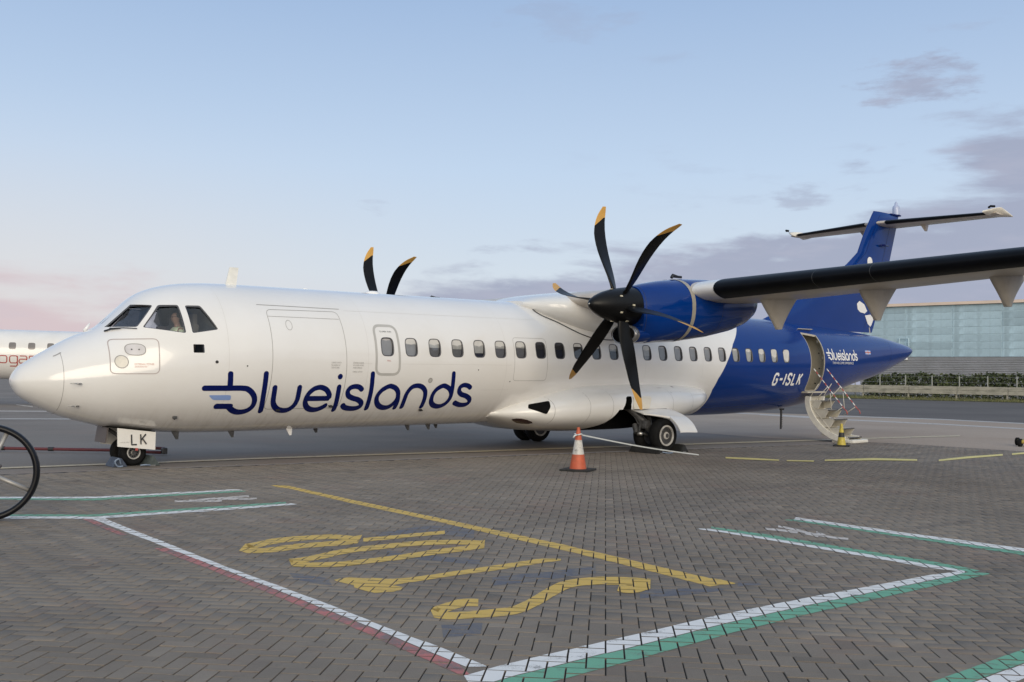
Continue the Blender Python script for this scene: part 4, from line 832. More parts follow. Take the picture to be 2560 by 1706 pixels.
V, F = patch([(9.285, .748), (9.34, .765), (9.42, .762), (9.53, .735), (9.64, .695), (9.70, .66), (9.66, .642), (9.58, .642), (9.47, .665), (9.35, .71)], .006, fsurf, 8); fixo(am('fairing_landing_light', V, F, mat('lamp_lens_dark', (.05, .02, .018), .2), ffo))
for xa, z0, z1 in ((9.98, .62, 1.28), (10.75, .55, 1.44), (11.35, .62, 1.52), (13.3, .6, 1.5), (14.1, .7, 1.42)):
    V, F = ribbon([(xa + .1 * (z - 1), z) for z in np.linspace(z0, z1, 18)], .004, .002, fsurf, raw=True, caps=False, cols=2); fixo(am('fairing_seam', V, F, M_seam, ffo))
V, F = patch(rounded([(11.92, .935), (12.42, .935), (12.57, 1.205), (12.0, 1.21)], .05, 4), .025, fsurf, 6); fixo(am('gear_strut_panel', V, F, mat('cream_panel', (.76, .72, .62), .35, var=.02), ffo))
for xa, za, a, b in ((13.75, 1.40, .035, .012), (13.2, 1.38, .07, .006), (13.75, 1.29, .01, .012), (13.4, 1.28, .012, .012)): V, F = patch(sup(xa, za, a, b, 4), .003, fsurf, 3); fixo(am('fairing_vent', V, F, M_line if a == .035 else M_seam, ffo))
# --- landing gear
def wheel(cx, cy, cz, r, w, side, hub_r, parent, detail=True):
    ty = []
    for a in np.linspace(-math.pi / 2 * 1.0, math.pi / 2 * 1.0, 13): ty.append((r - w * .36 * (1 - math.cos(a)) * 1.0, w / 2 * math.sin(a)))
    prof = [(hub_r, -w * .42)] + [(rr_, h) for rr_, h in ty] + [(hub_r, w * .42)]
    mb = MB(); mb.lathe(prof, (cx, cy, cz), 'y', 48, caps=False)
    for q in (-.22, 0, .22): pass
    t = aobj(mb, 'tyre', M_tyre, parent, smooth=True, angle=50); fixn(t)
    s = side * w * .5; mb = MB()
    mb.lathe([(hub_r * 1.06, s * .84), (hub_r * 1.04, s * .97), (hub_r * .90, s * .99), (hub_r * .86, s * .80), (hub_r * .40, s * .72), (hub_r * .34, s * .95), (hub_r * .22, s * 1.0), (.001, s * 1.0)], (cx, cy, cz), 'y', 40, caps=False)
    rim = aobj(mb, 'rim', M_rim, parent, smooth=True, angle=30); fixn(rim)
    mb = MB()
    for k in range(10): a = 2 * math.pi * k / 10; mb.lathe([(.012, s * .7), (.012, s * .80)], (cx + hub_r * .62 * math.cos(a), cy, cz + hub_r * .62 * math.sin(a)), 'y', 6)
    aobj(mb, 'rim_bolt', M_dgrey, parent)
    mb = MB(); mb.lathe([(hub_r * .98, -w * .4), (hub_r * .98, w * .4)], (cx, cy, cz), 'y', 24); aobj(mb, 'wheel_drum', M_dgrey, parent, smooth=True, angle=40)
    return t
def gear_empty(name):
    e = bpy.data.objects.new(name, None); COL.objects.link(e); e.parent = plane; e.empty_display_size = .2; return e
for side in (-1, 1):
    g = gear_empty('main_gear')
    wheel(12.53, side * 2.29, .365, .375, .25, side, .215, g); wheel(12.53, side * 1.83, .365, .375, .25, -side, .215, g)
    mb = MB(); mb.tube([(12.53, side * 1.7, .365), (12.53, side * 2.42, .365)], .05, 12)
    mb.tube([(12.53, side * 2.06, .365), (12.28, side * 2.02, .62), (12.05, side * 1.75, .95), (11.9, side * 1.4, 1.1)], [.075, .08, .085, .085], 12)
    mb.tube([(12.40, side * 2.06, .42), (12.5, side * 1.9, .75), (12.7, side * 1.5, 1.05)], .055, 10)
    mb.tube([(12.2, side * 1.95, .70), (12.0, side * 2.08, .45), (12.3, side * 2.06, .36)], .03, 8)
    mb.tube([(12.05, side * 1.9, .60), (12.02, side * 2.0, .42)], .06, 10)
    for k in range(4): mb.tube([(12.1 + .05 * k, side * (1.72 + .05 * k), .95), (12.08 + .07 * k, side * (1.98 + .02 * k), .62), (12.3 + .03 * k, side * 2.1, .45)], .013, 6)
    mb.box((12.22, side * 2.02, .60), (.16, .22, .18), bev=.03)
    aobj(mb, 'gear_leg', M_dgrey, g, smooth=True, angle=40)
    mb = MB(); mb.tube([(12.02, side * 2.03, .42), (12.06, side * 2.13, .40)], [.06, .035], 12); aobj(mb, 'taxi_lamp', M_metal, g, smooth=True)
    # curved leg door standing out over the tyre
    pr = catmull([(-1.45, .965), (-1.8, .935), (-2.15, .865), (-2.45, .755), (-2.65, .61), (-2.76, .455)], 6); nP = len(pr); V = []; F = []
    for j, xx in enumerate(np.linspace(12.02, 13.12, 13)):
        for i, (yy, zz_) in enumerate(pr):
            x_ = xx
            if yy < -2.25: x_ = max(xx, 12.02 + min(.55, (-2.25 - yy) * 2.2 + .12))
            V.append((x_, -side * yy if side > 0 else yy, zz_ + .02 * math.sin((xx - 12) * 2.6)))
    n0 = len(V); V += [(x, y, z - .028) for x, y, z in V]
    for j in range(12):
        for i in range(nP - 1): a = j * nP + i; F.append([a, a + 1, a + nP + 1, a + nP]); F.append([a + n0, a + nP + n0, a + nP + 1 + n0, a + 1 + n0])
    for j in range(12): a = j * nP; F.append([a, a + nP, a + nP + n0, a + n0]); a += nP - 1; F.append([a, a + n0, a + nP + n0, a + nP])
    for i in range(nP - 1): F.append([i, i + n0, i + 1 + n0, i + 1]); a = 12 * nP + i; F.append([a, a + 1, a + 1 + n0, a + n0])
    d = am('gear_leg_door', V, F, M_white, g, smooth=True, angle=40); fixn(d)
# nose gear
g = gear_empty('nose_gear')
for sy in (-1, 1): wheel(1.812, sy * .21, .136 + .222, .224, .17, sy, .105, g)
mb = MB(); mb.tube([(1.812, -.3, .358), (1.812, .3, .358)], .035, 10); mb.tube([(1.80, 0, .36), (1.70, 0, .62), (1.66, 0, .95)], [.055, .06, .07], 12); mb.tube([(1.66, 0, .62), (1.40, 0, .80)], .03, 8); mb.box((1.72, 0, .58), (.12, .2, .14), bev=.02)
aobj(mb, 'gear_leg', M_dgrey, g, smooth=True, angle=40)
def plate(name, P, th, m, parent, seg=1):
    P = np.array(P, float); V = list(P) + [p + np.array(th) for p in P]; n = len(P)
    F = [list(range(n)), list(range(2 * n - 1, n - 1, -1))] + [[i, (i + 1) % n, (i + 1) % n + n, i + n] for i in range(n)]
    o = am(name, V, F, m, parent); fixn(o); return o
for sy in (-1, 1):
    pd = plate('nose_gear_door', [(1.50, sy * .40, .775), (2.13, sy * .40, .690), (2.11, sy * .44, .40), (1.495, sy * .44, .477)], (0, -sy * .02, 0), mat('gear_door_white', (.78, .76, .72), .3, var=.02), g)
def doorsurf(x, z, off): return np.array([x, -.408 - (.74 - z) * .125 - off - .004, z])
write('LK', 1.71, .50, .165, .105, .045, .011, M_line, 'gear_door_letter', doorsurf, .004, parent=g)
caption('LOCK PIN', 1.53, 1.68, .535, .55, M_seam, 'gear_door_caption', doorsurf, .004, g)
V, F = patch([(1.775, .447), (1.82, .442), (1.815, .40), (1.77, .405)], .012, doorsurf, 3); fixo(am('lock_pin_flag', V, F, M_red, g))
plate('nose_gear_front_door', [(1.39, -.26, .78), (1.35, -.26, .53), (1.35, .26, .53), (1.39, .26, .78)], (.02, 0, 0), mat('gear_door_inner', (.10, .085, .08), .5), g)
plate('gear_bay_shade', [(1.40, -.38, .80), (2.12, -.38, .705), (2.12, .38, .705), (1.40, .38, .80)], (0, 0, -.015), M_hole, g)  # black sheet stands for the shaded bay; the skin above stays whole
# --- wing, nacelles, propellers
def airfoil(n=22, t=.17):
    """closed loop from trailing edge over the top to the nose and back; returns (xc, zc) and the index count"""
    b = np.linspace(0, math.pi, n); x = (1 + np.cos(b)) / 2
    yt = 5 * t * (.2969 * np.sqrt(x) - .126 * x - .3516 * x ** 2 + .2843 * x ** 3 - .1036 * x ** 4)
    cam_ = .025 * (1 - (2 * x - .8) ** 2)
    up = list(zip(x, cam_ * .6 + yt)); lo = list(zip(x[::-1][1:-1], (cam_ * .6 - yt)[::-1][1:-1])); return up + lo
AF = airfoil()
def wing_sec(y):
    a = abs(y); le = 10.74 + max(0, a - 4.9) * .058; ch = 2.45 if a < 4.9 else 2.45 - (a - 4.9) * .098; z = 3.275 + max(0, a - 4.5) * .0345; return le, ch, z
def wing_ring(y, tw=.035):
    le, ch, z = wing_sec(y); return [(le + x * ch, y, z + zc * ch - x * ch * tw) for x, zc in AF]
for side in (-1, 1):
    ys = np.concatenate([np.linspace(.0, 4.9, 6), np.linspace(5.4, 13.1, 12), [13.3, 13.42, 13.5]]) * side
    rs = [wing_ring(y) for y in ys]; 
    for k, s in ((-2, .93), (-1, .7)): c = np.mean(rs[k], 0); rs[k] = [tuple(c + (np.array(p) - c) * np.array([s, 1, s * .8])) for p in rs[k]]
    V, F = loft(rs); w = am('wing', V, F, M_wunder, smooth=True, angle=50); fixn(w)
    # rubber de-icing boot: a thin sleeve proud of the leading edge
    idx = [i for i, (x, z) in enumerate(AF) if x < .135]
    yb = np.concatenate([[5.12, 5.3], np.linspace(5.5, 13.0, 16)]) * side
    def sleeve(ylist, name, m, par, off):
        V = []; F = []
        for y in ylist:
            le, ch, z = wing_sec(y); P = [np.array((le + AF[i][0] * ch, y, z + AF[i][1] * ch - AF[i][0] * ch * .035)) for i in idx]; c = np.array((le + .10 * ch, y, z))
            for p in P: d = p - c; d[1] = 0; V.append(p + d / np.linalg.norm(d) * off)
        n = len(idx)
        for j in range(len(ylist) - 1):
            for i in range(n - 1): a = j * n + i; F.append([a, a + 1, a + n + 1, a + n])
        o = am(name, V, F, m, par, smooth=True); fixn(o)
        if sum(p.normal.x for p in o.data.polygons) > 0: o.data.flip_normals()
        return o
    sleeve(yb, 'deicing_boot', M_black, w, .012); sleeve(np.array([4.62, 4.8, 5.0, 5.12]) * side, 'leading_edge_band', M_white, w, .006)
    for yj in (7.15, 8.2): sleeve(np.array([yj, yj + .008]) * side, 'boot_joint', M_dgrey, w, .0135)
    # flap track fairings
    for yf, zt, xt in ((5.52, 2.62, 12.17), (7.42, 2.74, 12.45), (9.62, 2.90, 12.68), (11.6, 3.0, 12.8)):
        le, ch, z = wing_sec(yf); R_ = []
        for f in np.linspace(0, 1, 12):
            zz_ = (z - .02) * (1 - f) + zt * f; xa = xt - .63 + .60 * f ** 1.25; xb = xt + .72 - .62 * f ** .9; wd = .15 * (1 - .62 * f); R_.append([((xa + xb) / 2 + (xb - xa) / 2 * math.copysign(abs(math.cos(a)) ** .8, math.cos(a)), side * yf + wd * math.copysign(abs(math.sin(a)) ** .9, math.sin(a)), zz_ - .05 * f ** 6) for a in np.linspace(0, 2 * math.pi, 24, endpoint=False)])
        ff_ = am('flap_track_fairing', *loft(R_), mat('flap_fairing_grey', (.55, .51, .45), .4, var=.05, scale=3, dirt=(.3, .27, .23), dirt_amt=.4, dirt_scale=2), w, smooth=True, angle=50); fixn(ff_)
    # flap and aileron gap lines under the wing
    for xs_ in (.70, ):
        V = []; F = []
        for j, y in enumerate(np.linspace(5.0, 12.8, 20) * side):
            le, ch, z = wing_sec(y)
            for dx in (0, .012): x = xs_ + dx / ch; yt = np.interp(x, [.6, .7, .8, 1], [.062, .05, .036, 0]); V.append((le + x * ch, y, z - yt * ch - x * ch * .035 + .012))
            if j: a = 2 * (j - 1); F.append([a, a + 1, a + 3, a + 2])
        am('flap_gap', V, F, M_line, w)
# wing-body fairing
def hump_ring(x, n=56):
    top = np.interp(x, [9.95, 10.05, 10.25, 10.7, 11.4, 12.4, 13.4, 14.2, 14.8], [3.24, 3.29, 3.37, 3.45, 3.53, 3.60, 3.52, 3.36, 3.2]); bot = np.interp(x, [9.95, 10.15, 10.5, 10.9, 11.45, 12, 13, 14, 14.8], [3.18, 2.93, 2.79, 2.62, 2.46, 2.44, 2.50, 2.75, 3.05]); hwd = np.interp(x, [9.95, 10.2, 10.6, 11.2, 12, 13, 14, 14.8], [.55, 1.02, 1.32, 1.46, 1.48, 1.46, 1.25, .7])
    c = (top + bot) / 2; r = (top - bot) / 2; o = []
    for i in range(n): a = 2 * math.pi * (i + .5) / n; cc, ss = math.cos(a), math.sin(a); o.append((x, hwd * math.copysign(abs(cc) ** (2 / 3.0), cc), c + r * math.copysign(abs(ss) ** (2 / 2.6), ss)))
    return o
hxs = np.linspace(9.95, 14.8, 60); HR = np.array([hump_ring(x) for x in hxs]); kk = np.hanning(9); kk /= kk.sum()
HS = HR.copy()
for i in range(HR.shape[1]):
    for d in (1, 2): HS[:, i, d] = np.convolve(np.pad(HR[:, i, d], 4, mode='edge'), kk, 'valid')
hump = am('wing_root_fairing', *loft(list(HS)), M_white, smooth=True, angle=60); fixn(hump)
# dark seal line where the fairing meets the skin
sl_pts = catmull([(10.25, 3.18), (10.11, 3.06), (10.19, 2.93), (10.52, 2.785), (10.88, 2.617), (11.15, 2.52), (11.45, 2.455), (11.95, 2.44), (12.6, 2.46), (13.4, 2.60)], 8)
V, F = tube([sp(x, z, .012) for x, z in sl_pts], .011, 6); am('fairing_seal', V, F, M_frame, hump, smooth=True)
HZ = 2.964; HXP = 9.364
def nac_ring(x, yc, n=48):
    K = [9.66, 9.9, 10.3, 10.9, 11.6, 12.3, 12.7, 12.95, 13.1]
    top = np.interp(x, K, [3.34, 3.40, 3.475, 3.55, 3.58, 3.56, 3.50, 3.42, 3.30]); bot = np.interp(x, K, [2.30, 2.27, 2.30, 2.34, 2.43, 2.56, 2.68, 2.82, 2.98]); hwd = np.interp(x, K, [.35, .47, .58, .66, .67, .60, .52, .43, .31])
    cz = (top + bot) / 2 + .06; o = []
    for i in range(n):
        a = 2 * math.pi * (i + .5) / n; cc, ss = math.cos(a), math.sin(a); z = cz + ((top - cz) if ss > 0 else (cz - bot)) * math.copysign(abs(ss) ** (2 / 2.3), ss)
        o.append((x, yc + hwd * math.copysign(abs(cc) ** (2 / 2.3), cc), z))
    return o
def blade(a, yc, parent):
    e = np.array([0, math.sin(a), math.cos(a)]); tg = np.array([0, math.cos(a), -math.sin(a)]); xh = np.array([1.0, 0, 0]); R_ = 1.965
    fr = np.array([.14, .17, .22, .30, .38, .46, .54, .62, .68, .73, .78, .81, .84, .87, .90, .93, .955, .98, 1.0])
    us = np.concatenate([np.linspace(0, 1, 12) ** 1.3, (np.linspace(1, 0, 12) ** 1.3)[1:-1]]); n = len(us)
    CH_ = pchip([.14, .17, .3, .5, .7, .82, .92, 1.001], [.17, .21, .275, .305, .29, .245, .18, .075]); TK = pchip([.14, .2, .35, .6, 1.001], [.14, .085, .05, .03, .009])
    XO = pchip([.14, .3, .45, .6, .72, .82, .9, 1.001], [9.33, 9.305, 9.275, 9.255, 9.26, 9.295, 9.345, 9.44]); TO = pchip([.14, .3, .5, .65, .8, .9, 1.001], [0, .02, .055, .065, .045, .01, -.05]); TW = pchip([.14, .35, .7, 1.001], [.40, .24, -.03, -.15])
    V = []; F = []; fm = []
    for q in range(len(fr)):
        bump = max(0.0, 1 - abs(fr[q] - .81) / .19)
        for i, uu in enumerate(us):
            f = min(1.0, fr[q] + .085 * bump * min(1, uu * 1.25))
            ch, tk, xo, to, tw = float(CH_(f)), float(TK(f)), float(XO(f)), float(TO(f)), float(TW(f))
            cd_ = xh * math.cos(tw) + tg * math.sin(tw); nd = np.cross(e, cd_); c0 = np.array([xo, yc, HZ]) + e * (R_ * f) + tg * to
            s = 1 if i < 12 else -1; tt = tk * .5 * 2.6 * (math.sqrt(max(uu, 0)) - uu) * s + tk * .12; V.append(c0 + cd_ * ch * (uu - .42) + nd * tt)
    for q in range(len(fr) - 1):
        for i in range(n): F.append([q * n + i, q * n + (i + 1) % n, (q + 1) * n + (i + 1) % n, (q + 1) * n + i]); fm.append(1 if fr[q] >= .81 else 0)
    F.append([(len(fr) - 1) * n + i for i in range(n)]); fm.append(1); F.append(list(range(n))[::-1]); fm.append(0)
    b = am('blade', V, F, None, parent, mats=[M_blade, M_yel], fmat=fm, smooth=True, angle=45); fixn(b); return b
for side, ph in ((-1, .2727), (1, .344)):
    yc = side * 4.05
    nac = am('engine_nacelle', *loft([nac_ring(x, yc) for x in np.concatenate([np.linspace(9.66, 12.6, 26), np.linspace(12.66, 13.1, 9)])]), M_blue, smooth=True, angle=60); fixn(nac)
    bandm = mat('nacelle_band_beige', (.33, .31, .27), .45)
    def nring(x0, x1, off, name, m):
        r0, r1 = np.array(nac_ring(x0, yc)), np.array(nac_ring(x1, yc)); V = []
        for r in (r0, r1): c = r.mean(0); d = r - c; d[:, 0] = 0; d /= np.linalg.norm(d, axis=1)[:, None]; V += list(r + d * off)
        n = len(r0); o = am(name, V, [[i, (i + 1) % n, (i + 1) % n + n, i + n] for i in range(n)], m, nac, smooth=True); fixn(o); return o
    nring(10.675, 10.765, .006, 'nacelle_band', bandm); nring(9.70, 9.706, .002, 'nacelle_seam', M_line); nring(11.55, 11.556, .002, 'nacelle_seam', M_line)
    mb = MB(); mb.box((10.95, yc, 3.60), (.30, .03, .05), bev=.012); mb.tube([(10.8, yc, 3.57), (10.84, yc, 3.62), (11.05, yc, 3.60)], [.03, .035, .015], 8); aobj(mb, 'nacelle_fin', M_line, nac, smooth=True, angle=40)
    # engine air intake below the spinner
    IR = []
    for x, sc, dz in ((9.60, 1.0, 0), (9.56, 1.06, 0), (9.50, 1.08, 0), (9.46, 1.02, 0), (9.47, .93, 0), (9.56, .86, 0), (9.75, .80, .02)): IR.append([(x, yc + .30 * sc * math.cos(a), 2.435 + dz + .175 * sc * math.sin(a)) for a in np.linspace(0, 2 * math.pi, 32, endpoint=False)])
    V, F = loft(IR[:5], False); lip = am('air_intake_lip', V, F, mat('intake_lip_metal', (.30, .30, .31), .25, metal=.6), nac, smooth=True); fixn(lip)
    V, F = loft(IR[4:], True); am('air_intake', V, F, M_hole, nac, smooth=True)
    IB = [[(x, yc + .30 * s * math.cos(a), zc + .175 * s2 * math.sin(a)) for a in np.linspace(0, 2 * math.pi, 32, endpoint=False)] for x, s, s2, zc in ((9.60, 1.0, 1.0, 2.435), (9.85, 1.08, 1.02, 2.45), (10.4, 1.1, .9, 2.50), (11.0, .9, .6, 2.6))]
    cowl = am('intake_cowl', *loft(IB), M_blue, nac, smooth=True, angle=60); fixn(cowl)
    mb = MB(); yy = yc - .52 * 1.0; mb.lathe([(.035, -.008), (.035, .008)], (10.45, yc - .535, 2.72), 'y', 16); aobj(mb, 'cowl_latch', M_metal, nac, smooth=True, angle=40)
    pr_ = bpy.data.objects.new('propeller', None); COL.objects.link(pr_); pr_.parent = plane; pr_.empty_display_size = .3
    prof = [(.0015, 8.585), (.05, 8.60), (.10, 8.65), (.17, 8.77), (.235, 8.93), (.285, 9.11), (.325, 9.33), (.352, 9.53), (.357, 9.64), (.33, 9.645)]
    mb = MB(); mb.lathe(prof, (0, yc, HZ), 'x', 44, caps=True); s_ = aobj(mb, 'spinner', mat('spinner_black', (.0045, .0045, .005), .38, var=.2, scale=6, spec=.25), pr_, smooth=True, angle=50); fixn(s_)
    mb = MB(); mb.lathe([(.012, 8.578), (.018, 8.588)], (0, yc, HZ), 'x', 12); aobj(mb, 'spinner_tip', M_metal, pr_)
    for k in range(6):
        a = ph - k * math.pi / 3; b_ = blade(a, yc, pr_)
        for da, xx in ((-.25, 9.16), (.24, 9.40)): 
            rr_ = np.interp(xx, [9.11, 9.33, 9.53], [.287, .327, .354]); e = np.array([0, math.sin(a + da), math.cos(a + da)]); c = np.array([xx, yc, HZ]) + e * rr_
            mb = MB(); R3 = Matrix((( 1, 0, 0), (0, math.cos(a + da), math.sin(a + da)), (0, -math.sin(a + da), math.cos(a + da)))); mb.box(tuple(c), (.055, .03, .014), R3); aobj(mb, 'spinner_marker', mat('marker_silver', (.62, .57, .44), .35), pr_)
# --- tail
def fin_sec(z): 
    le = np.interp(z, [3.05, 3.6, 4.3, 5.0, 5.45, 5.95, 6.45, 6.80], [18.7, 20.25, 21.85, 23.30, 23.96, 24.25, 24.60, 24.86]); te = np.interp(z, [2.9, 3.2, 5.3, 6.55, 6.80], [24.68, 24.86, 25.80, 26.28, 26.36]); return le, te
R_ = []
zs_ = np.concatenate([np.linspace(3.0, 6.74, 30), [6.80, 6.825]])
for i, z in enumerate(zs_):
    le, te = fin_sec(z); c = te - le; tk = min(.30, .10 * c + .03) * (1 if z < 6.78 else .6); R_.append([(le + x * c, zc * tk / .17 * 1.0, z) for x, zc in [(x, z2 - .6 * .025 * (1 - (2 * x - .8) ** 2)) for x, z2 in AF]])
fin = am('tail_fin', *loft(R_), M_blue, smooth=True, angle=50); fixn(fin)
def finsurf(x, z, off=0):
    le, te = fin_sec(z); c = te - le; xx = min(max((x - le) / c, 0.0), 1.0); tk = min(.30, .10 * c + .03); yt = 5 * .17 * (.2969 * math.sqrt(xx) - .126 * xx - .3516 * xx ** 2 + .2843 * xx ** 3 - .1036 * xx ** 4) * tk / .17; return np.array([x, -yt - off, z])
V, F = ribbon([(fin_sec(z)[1] - .62 + .02 * z, z) for z in np.linspace(3.15, 6.4, 24)], .006, .004, finsurf, raw=True, caps=False, cols=2); fixo(am('rudder_gap', V, F, M_line, fin))
V, F = ribbon([(fin_sec(z)[0] + .30, z) for z in np.linspace(5.1, 6.7, 16)], .006, .004, finsurf, raw=True, caps=False, cols=2); fixo(am('fin_leading_edge_seam', V, F, M_navy, fin))
# white emblem on the fin: a rounded wing-like figure partly hidden by the wing
EM = catmull([(24.60, 5.30), (24.62, 5.0), (24.55, 4.6), (24.45, 4.25), (24.50, 3.95), (24.68, 3.75)], 6)
V, F = ribbon([(24.45, 5.19), (24.45, 5.0), (24.38, 4.7), (24.25, 4.35)], .15, .006, finsurf); fixo(am('fin_emblem', V, F, M_wlet, fin))
V, F = patch([(23.75, 3.86), (23.81, 3.69), (23.96, 3.61), (24.25, 3.58), (24.40, 3.66), (24.2, 3.86), (23.9, 3.95)], .006, finsurf, 5); fixo(am('fin_emblem', V, F, M_wlet, fin))
V, F = patch([(24.27, 3.52), (24.46, 3.27), (24.62, 3.185), (24.70, 3.24), (24.83, 3.45), (24.6, 3.56)], .0065, finsurf, 5); fixo(am('fin_emblem', V, F, M_wlet, fin))
V, F = patch([(24.60, 3.16), (24.66, 2.96), (24.60, 2.96), (24.54, 3.16)], .006, finsurf, 4); fixo(am('rudder_tab_plate', V, F, M_grey, fin))
mb = MB(); mb.tube([(24.95, -.16, 5.75), (25.15, -.20, 5.75), (25.5, -.16, 5.755)], [.012, .035, .008], 8); aobj(mb, 'rudder_actuator_fairing', M_navy, fin, smooth=True)
# bullet with light on the fin top
mb = MB(); mb.lathe([(.115, 6.84), (.12, 6.95), (.115, 7.06), (.10, 7.12), (.055, 7.15), (.045, 7.22), (.015, 7.27), (.001, 7.275)], (26.22, 0, 0), 'z', 20); aobj(mb, 'beacon', mat('beacon_glass', (.42, .48, .66), .12), fin, smooth=True, angle=60)
mb = MB(); mb.box((26.1, 0, 6.82), (.60, .16, .05), bev=.02); aobj(mb, 'beacon_base', M_navy, fin)
for side in (-1, 1):
    rs = []
    for y in np.concatenate([np.linspace(.0, 3.2, 8), [3.35, 3.45, 3.52]]):
        le = 24.86 + y * .19; te = 26.44 + y * .01; c = te - le
        if y > 3.3: c *= 1.0
        tk = .115 if y < 3.4 else .07
        rs.append([(le + x * c, side * y, 6.44 + zc * tk / .17 * c * 1.0) for x, zc in AF])
    st_ = am('tailplane', *loft(rs), M_wunder, smooth=True, angle=50); fixn(st_)
    V = []; F = []; idx = [i for i, (x, z) in enumerate(AF) if x < .10]
    ylist = np.linspace(.35, 3.22, 8)
    for y in ylist:
        le = 24.86 + y * .19; c = 26.44 + y * .01 - le
        for i in idx: V.append((le + AF[i][0] * c - .012, side * y, 6.44 + AF[i][1] * .115 / .17 * c * 1.06))
    n = len(idx)
    for j in range(len(ylist) - 1):
        for i in range(n - 1): a = j * n + i; F.append([a, a + 1, a + n + 1, a + n])
    b_ = am('deicing_boot', V, F, M_black, st_, smooth=True)
    if sum(p.normal.x for p in b_.data.polygons) > 0: b_.data.flip_normals()
    # balance horn at the tip: white upturned cap
    hr = []
    for f in np.linspace(0, 1, 10):
        x0_, x1_ = 25.18 + .30 * f, 26.50 + .05 * f; yy = 3.28 + .34 * f ** .8; hh = .10 * (1 - .75 * f ** 3); c = (x0_ + x1_) / 2; r = (x1_ - x0_) / 2 * (1 - .25 * f ** 3)
        hr.append([(c + r * math.cos(a), side * yy, 6.46 + .07 * f - .10 * (math.cos(a) + .35) * f + hh * math.sin(a) * (1 if math.sin(a) > 0 else .7)) for a in np.linspace(0, 2 * math.pi, 26, endpoint=False)])
    h_ = am('balance_horn', *loft(hr), mat('horn_white', (.80, .77, .70), .3), st_, smooth=True, angle=85); fixn(h_)
    mb = MB(); mb.tube([(25.30, side * 3.42, 6.58), (25.24, side * 3.50, 6.60), (25.36, side * 3.56, 6.60)], .035, 8); aobj(mb, 'horn_boot', M_black, st_, smooth=True)
    mb = MB(); V, F = loft([[(26.0 + a, side * 1.05 + b, 6.40) for a, b in ((-.25, 0), (0, .05), (.30, 0), (0, -.05))], [(26.12 + a, side * 1.05 + b, 6.20) for a, b in ((-.07, 0), (0, .02), (.10, 0), (0, -.02))]]); am('elevator_hinge_fairing', V, F, M_wunder, st_)
V, F = ribbon([(24.9, z) for z in np.linspace(1.72, 2.86, 18)], .004, .002, raw=True, caps=False, cols=2); fixo(am('tail_cone_seam', V, F, M_navy))
# --- antennas and small belly fittings
def blade_ant(name, x0, x1, x2, x3, z0, z1, w=.02, m=M_wlet, y=0.0, par=None):
    V = [(x0, y - w, z0), (x1, y - w * .6, z1), (x2, y - w * .6, z1), (x3, y - w, z0), (x0, y + w, z0), (x1, y + w * .6, z1), (x2, y + w * .6, z1), (x3, y + w, z0)]
    o = am(name, V, [(0, 1, 2, 3), (7, 6, 5, 4), (0, 4, 5, 1), (1, 5, 6, 2), (2, 6, 7, 3), (3, 7, 4, 0)], m, par); fixn(o); return o
blade_ant('roof_antenna', 3.475, 3.563, 3.73, 3.681, 3.20, 3.57, .02, mat('antenna_cream', (.80, .79, .74), .4))
blade_ant('roof_antenna_small', 5.0, 5.04, 5.10, 5.2, 3.23, 3.275)
mb = MB(); mb.lathe([(.16, 3.22), (.15, 3.27), (.10, 3.30), (.001, 3.31)], (6.55, 0, 0), 'z', 24); aobj(mb, 'roof_dome', M_wlet, smooth=True, angle=50)
for xa, ya in ((2.45, -.25), (3.45, -.25), (4.55, -.3), (5.3, .1), (7.2, -.2), (7.7, -.2), (8.1, .1)): blade_ant('belly_antenna', xa, xa + .08, xa + .12, xa + .13, .68, .545, .012, M_dgrey if xa != 4.55 else M_wlet, ya)
for xa, za in ((4.01, 1.06), (5.02, 1.11), (7.05, 1.0)): p = sp(xa, za, .03); mb = MB(); mb.box(tuple(p), (.07, .05, .02), Matrix.Rotation(.5, 3, 'X')); aobj(mb, 'drain_mast', M_line)
mb = MB(); p = sp(2.28, .96, .02); mb.box(tuple(p), (.07, .05, .05), bev=.012); aobj(mb, 'belly_beacon_guard', M_dgrey)
mb = MB(); mb.box((19.36, -.5, .74), (.16, .05, .05), bev=.01)
mb.tube([(19.33, -.5, .74), (19.31, -.5, .20)], .026, 8)
for k in range(9): mb.box((19.345, -.5, .26 + k * .05), (.05, .03, .02))
aobj(mb, 'tail_bumper_strut', M_line, smooth=True, angle=40)
# --- rear door: lining, jamb and airstair
dj = MB()
V, F = ribbon(dens(DOOR, .06), .03, -.004, raw=True, closed=True, caps=False, cols=3); dj.add(V, F); dfr = aobj(dj, 'door_frame', M_beige, smooth=True); fixo(dfr)
mb = MB()
for zz_ in (1.65, 2.15, 2.60): mb.box((20.33, -float(hw(20.3, zz_)) + .08, zz_), (.035, .05, .07), bev=.01)
aobj(mb, 'door_latch', M_metal, dfr)
mb = MB()
for zz_ in (1.45, 1.86, 2.28): mb.box((20.31, -float(hw(20.3, zz_)) + .14, zz_), (.03, .03, .04))
aobj(mb, 'door_hook', M_line, dfr)
mb = MB(); mb.box((19.98, -1.02, 1.215), (.86, .34, .045), bev=.01); aobj(mb, 'door_sill', M_beige, dfr)
mb = MB(); mb.box((19.98, -float(hw(19.98, 2.93)) - .02, 2.935), (.66, .10, .018), Matrix.Rotation(-.3, 3, 'X'), bev=.005); aobj(mb, 'door_head_rain_rail', M_beige, dfr)
stair = bpy.data.objects.new('airstair', None); COL.objects.link(stair); stair.parent = plane; stair.empty_display_size = .3
M_stair = mat('airstair_cream', (.60, .57, .50), .4, var=.05, scale=5, dirt=(.3, .28, .24), dirt_amt=.3, dirt_scale=4)
shell = catmull([(-1.07, 1.12), (-1.05, .95), (-1.10, .72), (-1.22, .50), (-1.42, .27), (-1.68, .08), (-1.98, -.04), (-2.25, -.075)], 5)
